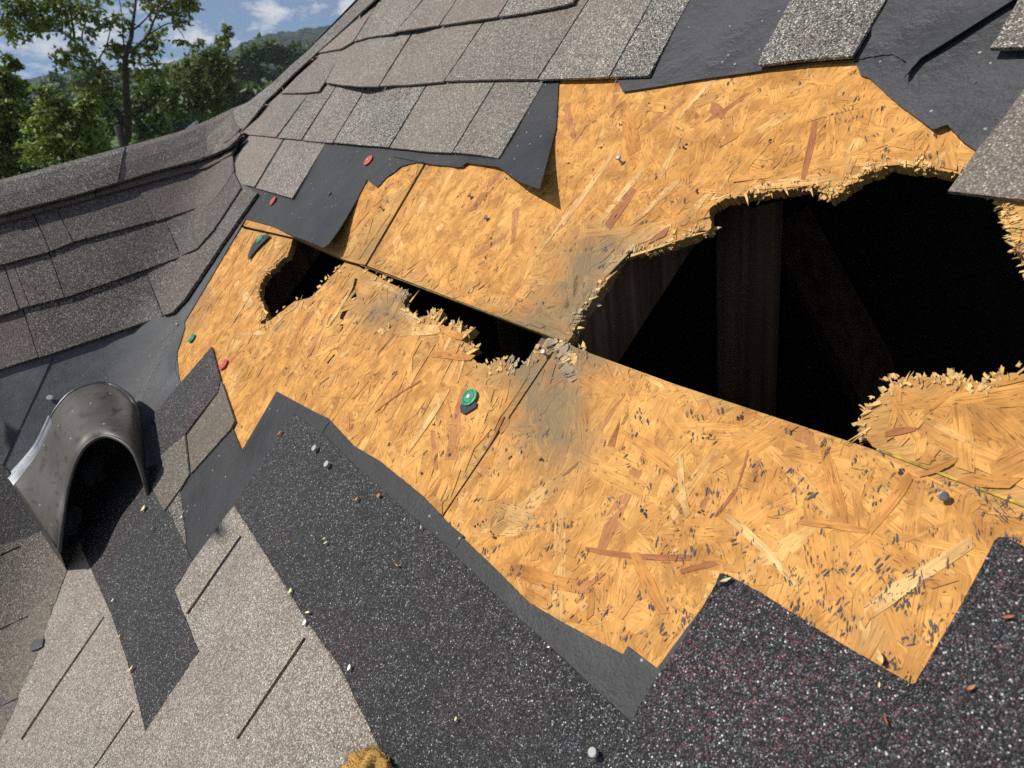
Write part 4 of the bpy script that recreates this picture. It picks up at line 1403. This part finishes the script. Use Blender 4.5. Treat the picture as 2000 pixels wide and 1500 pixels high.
# small round nail heads in felt and dark shingle
def head(x, y, r, h, mat, par, lift, **p):
    return disc_nail('nail', x, y, r, h, mat, par, lift, **p)
head(617, 877, .0044, .004, M_GREYCAP, ROOF, .008)
head(641, 908, .0044, .004, M_GREYCAP, ROOF, .008)
head(1163, 1471, .0036, .005, M_GREYCAP, ROOF, .008)
head(98, 778, .0062, .003, M_GREYCAP, SIDE, .005)
head(645, 379, .0045, .003, M_TAR, ROOF, .004)
head(347, 634, .0030, .003, M_GREYCAP, ROOF, .0045)

# ------------------------------------------------------------------ loose leaf bits and seeds lying on the roof
def bit(x, y, L, ang, mat, label, lift=.0085, aspect=.45, cup=.25):
    p = hit(x, y, lift)
    n_ = norm_at(p)
    d = -p.z / FPX
    ex = (hit(x + 8, y, lift) - p).normalized()
    ey = n_.cross(ex)
    a = math.radians(ang)
    e1 = ex * math.cos(a) + ey * math.sin(a)
    e2 = n_.cross(e1)
    Ln = L * d
    V, F = [], []
    for t, w in ((-.5, .12), (-.25, .8), (.1, 1.0), (.35, .65), (.5, .08)):
        z = n_ * (Ln * cup * (abs(t) ** 1.5) + .0006)
        V += [wpt(p + e1 * t * Ln + e2 * w * Ln * aspect / 2 + z + n_ * Ln * .07), wpt(p + e1 * t * Ln + z), wpt(p + e1 * t * Ln - e2 * w * Ln * aspect / 2 + z + n_ * Ln * .07)]
    m = len(V)
    V += [v - wdir(n_) * .0006 for v in V]
    for i in range(4):
        for j in range(2):
            q = i * 3 + j
            F += [[q, q + 3, q + 4, q + 1], [q + m + 1, q + m + 4, q + m + 3, q + m]]
        q = i * 3
        F += [[q, q + m, q + 3 + m, q + 3], [q + 2, q + 5, q + 5 + m, q + 2 + m]]
    return mesh_obj('leaf_bit', V, F, mat, None, label=label, category='leaf bit', group='dry leaf bits and seeds scattered on the roof')

bit(281, 993, 13, 70, M_SEED, 'pale yellow round seed on the dark strip just below the vent mouth', aspect=.8)
bit(221, 1172, 9, 60, M_WHITE, 'tiny white seed at the left rim of the short dark strip')
bit(234, 1243, 9, 60, M_SEED, 'small yellowish bit on the left rim of the short dark strip, halfway down')
bit(257, 1306, 17, 55, M_SEED, 'pale slender leaf bit near the lower tip of the short dark strip', aspect=.3)
bit(298, 1032, 10, 65, M_SEEDB, 'dark reddish bit on the dark strip below the vent seed', aspect=.5)
bit(568, 1154, 11, 80, M_SEED, 'round pale seed at the edge between pale shingle and long dark strip', aspect=.7)
bit(596, 1216, 13, 75, M_WHITE, 'white oval seed on the rim of the pale shingle, upper of two', aspect=.65)
bit(602, 1196, 14, 5, M_SEED, 'yellow pointed bit directly above the white oval seed', aspect=.3)
bit(683, 1304, 13, 80, M_WHITE, 'white oval seed alone on the left part of the long dark strip', aspect=.6)
bit(637, 1060, 11, 30, M_SEED, 'thin yellow bit on the long dark strip, left of the middle', aspect=.35)
bit(565, 1058, 8, 50, M_SEEDB, 'small reddish bit near the upper left of the long dark strip')
bit(740, 968, 10, 20, M_SEEDB, 'orange brown round bit near the top edge of the long dark strip', aspect=.8)
bit(697, 975, 11, 60, M_SEEDB, 'dark orange bit left of the orange brown round bit', aspect=.6)
bit(776, 1104, 15, -20, M_SEEDB, 'light brown slender bit in the middle of the long dark strip', aspect=.2)
bit(823, 1030, 9, -60, M_SEED, 'yellow sliver touching the felt edge beside the long dark strip', aspect=.3)
bit(891, 1404, 9, 70, M_SEED, 'small yellow grain low on the long dark strip', aspect=.6)
bit(1072, 1264, 7, 10, M_WHITE, 'small white grain at the felt edge near its pointed end', aspect=.5)
bit(547, 846, 13, 65, M_SEEDB, 'tan bit at the upper tip of the long dark strip', aspect=.4)
bit(634, 1052, 7, 40, M_SEED, 'tiny pale grain beside the thin yellow bit')
bit(1418, 1133, 26, 18, M_SEED, 'long straw coloured sliver on the corner of the near black shingle', .0145, .2, .05)
bit(1379, 1165, 9, 60, M_SEED, 'short straw bit on the sloping edge left of the black corner', .0125, .5)
bit(1970, 1205, 24, 8, M_SEEDB, 'tan slender bit at the right edge of the near black shingle', .0105, .25)
bit(1897, 1343, 18, 25, M_SEEDB, 'rust coloured bit right of the deep notch', .0105, .4)
bit(1730, 1405, 26, -80, M_SEEDB, 'curved brown bit below the notch on the near black shingle', .0105, .12)
bit(1718, 1338, 12, 80, M_SEED, 'short pale splinter just below the long notch edge', .0105, .35)
bit(1718, 1282, 30, -75, M_TORN, 'upright wood chip standing at the notch edge of the black shingle', .006, .4, .02)
bit(355, 1010, 8, 80, M_WHITE, 'tiny white bit on the narrow brown shingle edge', .0075)
bit(10, 1447, 8, 70, M_SEED, 'pale grain in the valley at the lower left corner')

# fuzzy tan tuft at the bottom edge
TUFT = empty('fibre_tuft', wpt(hit(716, 1500, .01)), label='tan fuzzy tuft of fibre lying at the bottom edge', category='tuft')
tc_ = hit(716, 1510, .010)
bm = bmesh.new()
bmesh.ops.create_icosphere(bm, subdivisions=4, radius=1.0)
ax1 = (hit(760, 1506, .012) - tc_)
ax1n = ax1.normalized()
ax2n = nC.cross(ax1n)
pts = []
for v in bm.verts:
    c = v.co
    k = 1 + .42 * noise.noise(c * 2.1) + .22 * noise.noise(c * 5.5)
    p = tc_ + ax1n * c.x * .027 * k + ax2n * c.y * .019 * k + nC * max(-.010, c.z * .018 * k)
    pts.append(p)
fa = [[v.index for v in f.verts] for f in bm.faces]
bm.free()
mesh_obj('core', [wpt(p) for p in pts], fa, M_TUFT, TUFT, smooth=True)
V, F = [], []
for _ in range(2600):
    p = random.choice(pts)
    d = ((p - tc_).normalized() * .6 + Vector((random.gauss(0, .5), random.gauss(0, .5), random.gauss(0, .5)))).normalized()
    e1 = d.cross(Vector((random.gauss(0, 1), random.gauss(0, 1), random.gauss(0, 1)))).normalized()
    L = random.uniform(.0015, .0045)
    w_ = .00022
    a = len(V)
    V += [wpt(p + e1 * w_), wpt(p - e1 * w_), wpt(p + d * L * .6 - e1 * w_ * .8), wpt(p + d * L * .6 + e1 * w_ * .8), wpt(p + d * L + e1 * L * random.uniform(-.3, .3))]
    F += [[a, a + 1, a + 2, a + 3], [a + 3, a + 2, a + 4]]
mesh_obj('fuzz', V, F, M_TUFT, TUFT, kind='stuff')

# ------------------------------------------------------------------ BACKGROUND
def far(x, y, dist):
    r = ray(x, y)
    d = wdir(r)
    k = dist / math.hypot(d.x, d.y)
    return ORG + d * k

def leaf_mat(name, tr=.5):
    m, t, b = mat_new(name)
    at = nd(t, 'ShaderNodeAttribute', attribute_name='tone')
    t.links.new(at.outputs['Color'], b.inputs['Base Color'])
    b.inputs['Roughness'].default_value = .5
    b.inputs['Specular IOR Level'].default_value = .35
    tl = nd(t, 'ShaderNodeBsdfTranslucent')
    c2 = mixc(t, 1.0, at.outputs['Color'], (1.0, 1.25, .35), 'MULTIPLY')
    t.links.new(c2, tl.inputs[0])
    ms = nd(t, 'ShaderNodeMixShader', {0: tr * .6})
    t.links.new(b.outputs[0], ms.inputs[1])
    t.links.new(tl.outputs[0], ms.inputs[2])
    out = [n for n in t.nodes if n.type == 'OUTPUT_MATERIAL'][0]
    t.links.new(ms.outputs[0], out.inputs[0])
    return m
M_LEAF = leaf_mat('leaves')

def leaves(name, clusters, size, parent, base, spread=.35, **props):
    """clusters: (centre, radius, count); small folded leaf faces through the whole volume"""
    V, F, TO = [], [], []
    for c, r, n_ in clusters:
        ck = random.uniform(.72, 1.25)
        # leaves gather on twigs inside the cluster
        tw = []
        for _ in range(max(3, n_ // 14)):
            d = Vector((random.gauss(0, 1), random.gauss(0, 1), random.gauss(0, .85))).normalized() * r * random.random() ** .45
            tw.append(c + d)
        for _ in range(n_):
            q = random.choice(tw) + Vector((random.gauss(0, 1), random.gauss(0, 1), random.gauss(0, 1))) * r * spread * .45
            s = size * random.uniform(.6, 1.25)
            a = Vector((random.gauss(0, 1), random.gauss(0, 1), random.gauss(-.5, .7))).normalized()
            b = a.cross(Vector((random.gauss(0, .7), random.gauss(0, .7), 1))).normalized()
            nrm = a.cross(b)
            i = len(V)
            V += [q, q + a * s * .5 + b * s * .28 + nrm * s * .08, q + a * s, q + a * s * .5 - b * s * .28 + nrm * s * .08]
            F += [[i, i + 1, i + 2], [i, i + 2, i + 3]]
            k = ck * random.uniform(.7, 1.35)
            y_ = random.uniform(.85, 1.25)
            TO += [(base[0] * k * y_, base[1] * k, base[2] * k)] * 4
    o = mesh_obj(name, V, F, M_LEAF, parent, **props)
    me = o.data
    ca = me.color_attributes.new('tone', 'FLOAT_COLOR', 'CORNER')
    tl = []
    for l in me.loops:
        tl += [*TO[l.vertex_index], 1]
    ca.data.foreach_set('color', tl)
    return o

def limbs(name, paths, mat, parent, **props):
    V, F = [], []
    for pts_, r0, r1 in paths:
        P = smooth_loop(pts_, 4) if len(pts_) > 2 else pts_
        m = len(P)
        b0 = len(V)
        for i, p in enumerate(P):
            tg = (P[min(m - 1, i + 1)] - P[max(0, i - 1)]).normalized()
            e1 = tg.cross(Vector((.3, 1, .2))).normalized()
            e2 = tg.cross(e1)
            r = r0 + (r1 - r0) * i / (m - 1)
            for j in range(7):
                th = j / 7 * 2 * math.pi
                V.append(p + (e1 * math.cos(th) + e2 * math.sin(th)) * r)
        for i in range(m - 1):
            for j in range(7):
                F.append([b0 + i * 7 + j, b0 + i * 7 + (j + 1) % 7, b0 + i * 7 + 7 + (j + 1) % 7, b0 + i * 7 + 7 + j])
    return mesh_obj(name, V, F, mat, parent, smooth=True, **props)

def pxm(x, y, dist):
    """metres per photo pixel at that distance"""
    return (far(x + 5, y, dist) - far(x - 5, y, dist)).length / 10

def tree(dist, base_px, trunk_paths, branch_paths, clusters, label, leaf, base, dens=1.0, jit=.5, lsize=None, ground=True):
    b = far(base_px[0], base_px[1], dist)
    root = Vector((b.x, b.y, 0))
    e = empty('tree', root, label=label, category='tree', group='trees behind the ridge')
    k = pxm(base_px[0], base_px[1], dist)
    tp = []
    for i, (pp, r0, r1) in enumerate(trunk_paths):
        q = [far(x, y, dist + dz) for x, y, dz in pp]
        if i == 0:
            q = [Vector((q[0].x, q[0].y, -.2))] + q
        tp.append((q, r0 * k, r1 * k))
    limbs('trunk', tp, M_BARK, e)
    if branch_paths:
        limbs('branch', [([far(x, y, dist + dz) for x, y, dz in pp], r0 * k, r1 * k) for pp, r0, r1 in branch_paths], M_BARK, e)
    cl = []
    for x, y, r, n_ in clusters:
        for _ in range(3):
            c = far(x + random.gauss(0, r * .3), y + random.gauss(0, r * .3), dist + random.uniform(-1, 1) * r * k * jit * 2)
            cl.append((c, r * k * .8, int(n_ * dens / 3)))
    leaves('crown', cl, leaf, e, base)
    return e

G1 = (.175, .215, .062)
tree(15, (247, 300),
     [([(247, 300, 0), (252, 262, 0), (240, 235, 0), (222, 212, 0), (206, 190, 0), (194, 155, .2), (184, 128, .3), (168, 102, .4), (141, 77, .6), (118, 60, .8), (80, 40, 1)], 11, 1.6),
      ([(247, 275, 0), (250, 232, -.2), (247, 190, -.4), (246, 160, -.5), (245, 112, -.6), (256, 74, -.5), (259, 48, -.4), (264, 14, -.2), (268, -40, 0)], 9, 1.8)],
     [([(146, 82, .5), (144, 61, .3), (139, 32, .2), (136, 0, 0), (130, -40, 0)], 3, 1.2), ([(170, 105, .4), (160, 72, .6), (168, 40, 1), (170, 0, 1)], 2.4, .9),
      ([(248, 105, -.6), (269, 88, -.9), (288, 69, -1.2), (304, 32, -1.4), (318, 15, -1.6), (350, -15, -2)], 3, 1), ([(258, 60, -.5), (280, 42, -.2), (300, 18, .3), (325, -10, .6)], 2, .8),
      ([(245, 118, -.6), (240, 64, 0), (237, 24, .4), (230, -20, .6)], 2, .8), ([(184, 128, .3), (205, 95, .8), (215, 60, 1.2), (222, 20, 1.4)], 2, .8),
      ([(288, 69, -1.2), (310, 55, -1), (335, 45, -.8), (352, 62, -.6), (360, 75, -.5)], 1.6, .7), ([(118, 60, .8), (70, 62, .6), (20, 55, .3)], 1.6, .7)],
     [(40, 15, 55, 700), (100, 20, 50, 560), (20, 55, 34, 260), (75, 50, 36, 330), (128, 28, 34, 180), (60, -30, 60, 500), (150, -20, 50, 300), (118, 105, 22, 150), (140, 88, 22, 110), (172, 70, 26, 110), (160, 100, 22, 110),
      (205, 40, 40, 190), (190, 10, 36, 150), (180, 130, 26, 150), (150, 120, 20, 90), (236, 50, 26, 90), (248, 92, 28, 250), (225, 95, 20, 120), (286, 10, 46, 330), (330, 12, 44, 420), (360, 8, 30, 260), (350, 40, 26, 130), (300, 55, 24, 90),
      (372, 18, 18, 100), (320, 80, 30, 130), (280, 105, 26, 190), (235, 140, 40, 330), (200, 165, 40, 420), (170, 185, 30, 250), (280, 150, 36, 360), (262, -40, 60, 400), (340, -40, 50, 350), (118, 128, 14, 60), (350, 82, 16, 70)],
     'tall airy tree with two leaning stems rising behind the ridge', .105, G1, dens=.70)
G2 = (.135, .19, .048)
tree(19, (20, 420), [([(20, 420, 0), (18, 300, 0), (15, 180, 0)], 10, 3)], [],
     [(15, 150, 34, 500), (0, 190, 50, 700), (35, 200, 40, 500), (10, 250, 60, 900), (50, 260, 46, 600), (20, 310, 60, 800), (-40, 220, 60, 700), (-50, 300, 60, 600), (25, 125, 22, 200), (60, 310, 40, 400)],
     'dense dark green tree at the far left above the ridge', .12, G2, dens=1.5)
tree(17, (120, 420), [([(120, 420, 0), (122, 320, 0), (118, 230, 0)], 7, 2)], [],
     [(110, 205, 30, 380), (150, 225, 34, 500), (90, 230, 32, 420), (130, 265, 44, 700), (180, 255, 32, 430), (90, 285, 38, 500), (195, 290, 34, 400), (150, 305, 40, 450), (75, 180, 20, 160), (175, 200, 24, 240)],
     'bright green leafy bush below the leaning stems', .12, (.20, .255, .062), dens=1.4)
tree(34, (395, 300), [([(395, 300, 0), (398, 200, 0), (415, 130, 0), (432, 75, 0)], 7, 1.5)], [([(330, 205, 0), (360, 210, 0), (395, 220, 0)], 2, 1)],
     [(432, 78, 16, 240), (445, 58, 9, 90), (425, 105, 24, 420), (400, 130, 28, 520), (365, 120, 22, 300), (440, 125, 20, 300), (372, 160, 34, 700), (420, 165, 34, 700), (335, 165, 30, 520), (395, 200, 36, 700), (445, 165, 18, 250), (340, 205, 26, 380),
      (430, 200, 28, 420), (310, 190, 26, 380), (380, 90, 12, 90)],
     'dark bushy tree with a pale leaning top left of the hip', .20, (.125, .16, .048), dens=1.0)
tree(26, (285, 300), [([(285, 300, 0), (282, 240, 0), (280, 190, 0)], 6, 2)], [],
     [(285, 185, 28, 450), (265, 215, 24, 360), (305, 230, 26, 380), (280, 250, 26, 340), (210, 215, 24, 330), (225, 250, 26, 330), (300, 165, 24, 340)],
     'deep green tree filling the gap between the big tree and the dark tree', .15, (.085, .135, .042), dens=1.2)  # leaf colour deeper than on the other trees

# woods on the nearer hill: one mass of crowns
def wood_mass(name, rows_, size, base, **props):
    cl = []
    for x, y, dist, r in rows_:
        cl.append((far(x, y, dist), r * pxm(x, y, dist), 260))
    return leaves(name, cl, size, None, base, spread=.5, kind='stuff', **props)
wr = []
for i in range(150):
    x = random.uniform(-700, 1250)
    f_ = random.random()
    ytop = 104 - .10 * (x - 520) + 6 * math.sin(x * .03)
    y = ytop + f_ * 130
    wr.append((x, y, 150 - 70 * f_, random.uniform(16, 26)))
for x, y in ((470, 120), (488, 104), (508, 96), (530, 98), (552, 104), (575, 110), (600, 112), (500, 140), (530, 150), (560, 140), (480, 165), (515, 180), (550, 175), (455, 140), (585, 140)):
    wr.append((x, y, 120, 20))
for x, y in ((430, 170), (450, 185), (470, 195), (490, 190), (505, 200), (460, 215), (440, 230), (410, 235), (480, 220), (380, 240), (350, 235), (330, 250), (310, 265), (290, 275), (420, 250), (520, 195), (540, 190)):
    wr.append((x, y, 75, 22))
wood_mass('wooded_hillside', wr, .95, (.085, .145, .042), label='green wooded hillside behind the trees', category='woods')

# far ridge
def ridge(name, prof, d0, d1, mat, **props):
    V, F = [], []
    nx, ny = 420, 40
    for j in range(ny + 1):
        t = j / ny
        for i in range(nx + 1):
            x = -900 + 2400 * i / nx
            y = poly_at(prof, x)
            top = far(x, y, d1)
            b = far(x, y, d0)
            p = Vector((b.x, b.y, 0)).lerp(top, t) if t < 1 else top
            zz = top.z * math.sin(t * math.pi / 2)
            bump = noise.noise(p * .055) * 4.0 + abs(noise.noise(p * .14)) * 5.0
            V.append(Vector((p.x, p.y, zz + bump * min(1, t * 3) - 2)))
    for j in range(ny):
        for i in range(nx):
            a = j * (nx + 1) + i
            F.append([a, a + 1, a + nx + 2, a + nx + 1])
    return mesh_obj(name, V, F, mat, None, kind='structure', **props)
M_HILL = simple('far_woods', (.018, .036, .024), .9, spec=.1, var=.55, scale=.12)
ridge('far_hill', [(-900, 236), (-300, 190), (60, 160), (95, 152), (150, 138), (250, 140), (350, 132), (450, 100), (508, 74), (560, 66), (600, 60), (660, 50), (900, 30), (1500, -60)], 420, 800, M_HILL)

# ground and a dark shed far below the ridge
m, t, b = mat_new('grass_ground')
pos = nd(t, 'ShaderNodeNewGeometry').outputs['Position']
n1_ = nd(t, 'ShaderNodeTexNoise', {'Vector': pos, 'Scale': .12, 'Detail': 8.0})
t.links.new(ramp(t, n1_.outputs['Fac'], [(.3, (.05, .085, .022)), (.7, (.11, .16, .045))]), b.inputs['Base Color'])
b.inputs['Roughness'].default_value = .9
mesh_obj('ground', [Vector((-1000, -1000, 0)), Vector((1000, -1000, 0)), Vector((1000, 1000, 0)), Vector((-1000, 1000, 0))], [[0, 1, 2, 3]], m, None, kind='structure')

sh = far(402, 250, 44)
SHED = empty('shed', Vector((sh.x, sh.y, 0)), label='small dark shed roof just showing over the ridge below the dark tree', category='shed')
rt = far(400, 228, 44)
M_SHED = simple('shed_boards', (.05, .055, .07), .6)
M_SHROOF = simple('shed_roof', (.045, .05, .065), .45)
ex, ey = Vector((.9, .42, 0)).normalized(), Vector((-.42, .9, 0)).normalized()
c = Vector((rt.x, rt.y, 0))
def bx(hw, hd, z0, z1):
    return [c + ex * sx * hw + ey * sy * hd + Vector((0, 0, z)) for z in (z0, z1) for sx, sy in ((-1, -1), (1, -1), (1, 1), (-1, 1))]
BF = [[3, 2, 1, 0], [4, 5, 6, 7], [0, 1, 5, 4], [1, 2, 6, 5], [2, 3, 7, 6], [3, 0, 4, 7]]
zt = rt.z
mesh_obj('wall', bx(.85, 1.2, 0, zt - .5), BF, M_SHED, SHED)
R_ = [c + ex * sx * 1.0 + ey * sy * 1.4 + Vector((0, 0, zt - .5)) for sx, sy in ((-1, -1), (1, -1), (1, 1), (-1, 1))] + [c + ey * s_ * 1.4 + Vector((0, 0, zt)) for s_ in (-1, 1)]
mesh_obj('roof', R_, [[0, 1, 4], [2, 3, 5], [1, 2, 5, 4], [3, 0, 4, 5], [3, 2, 1, 0]], M_SHROOF, SHED)

# ------------------------------------------------------------------ air
hm = bpy.data.materials.new('haze')
hm.use_nodes = True
hm.node_tree.nodes.clear()
hm.cycles.homogeneous_volume = True
pv = hm.node_tree.nodes.new('ShaderNodeVolumePrincipled')
pv.inputs['Color'].default_value = (.80, .88, 1.0, 1)
pv.inputs['Density'].default_value = .00034
ho_ = hm.node_tree.nodes.new('ShaderNodeOutputMaterial')
hm.node_tree.links.new(pv.outputs[0], ho_.inputs['Volume'])
HZ = 1040.0
hv = [Vector((x, y, z)) for z in (-1, 160) for x, y in ((-HZ, -HZ), (HZ, -HZ), (HZ, HZ), (-HZ, HZ))]
mesh_obj('haze', hv, BF, hm, None, kind='stuff', label='thin blue air over the whole view', category='haze')
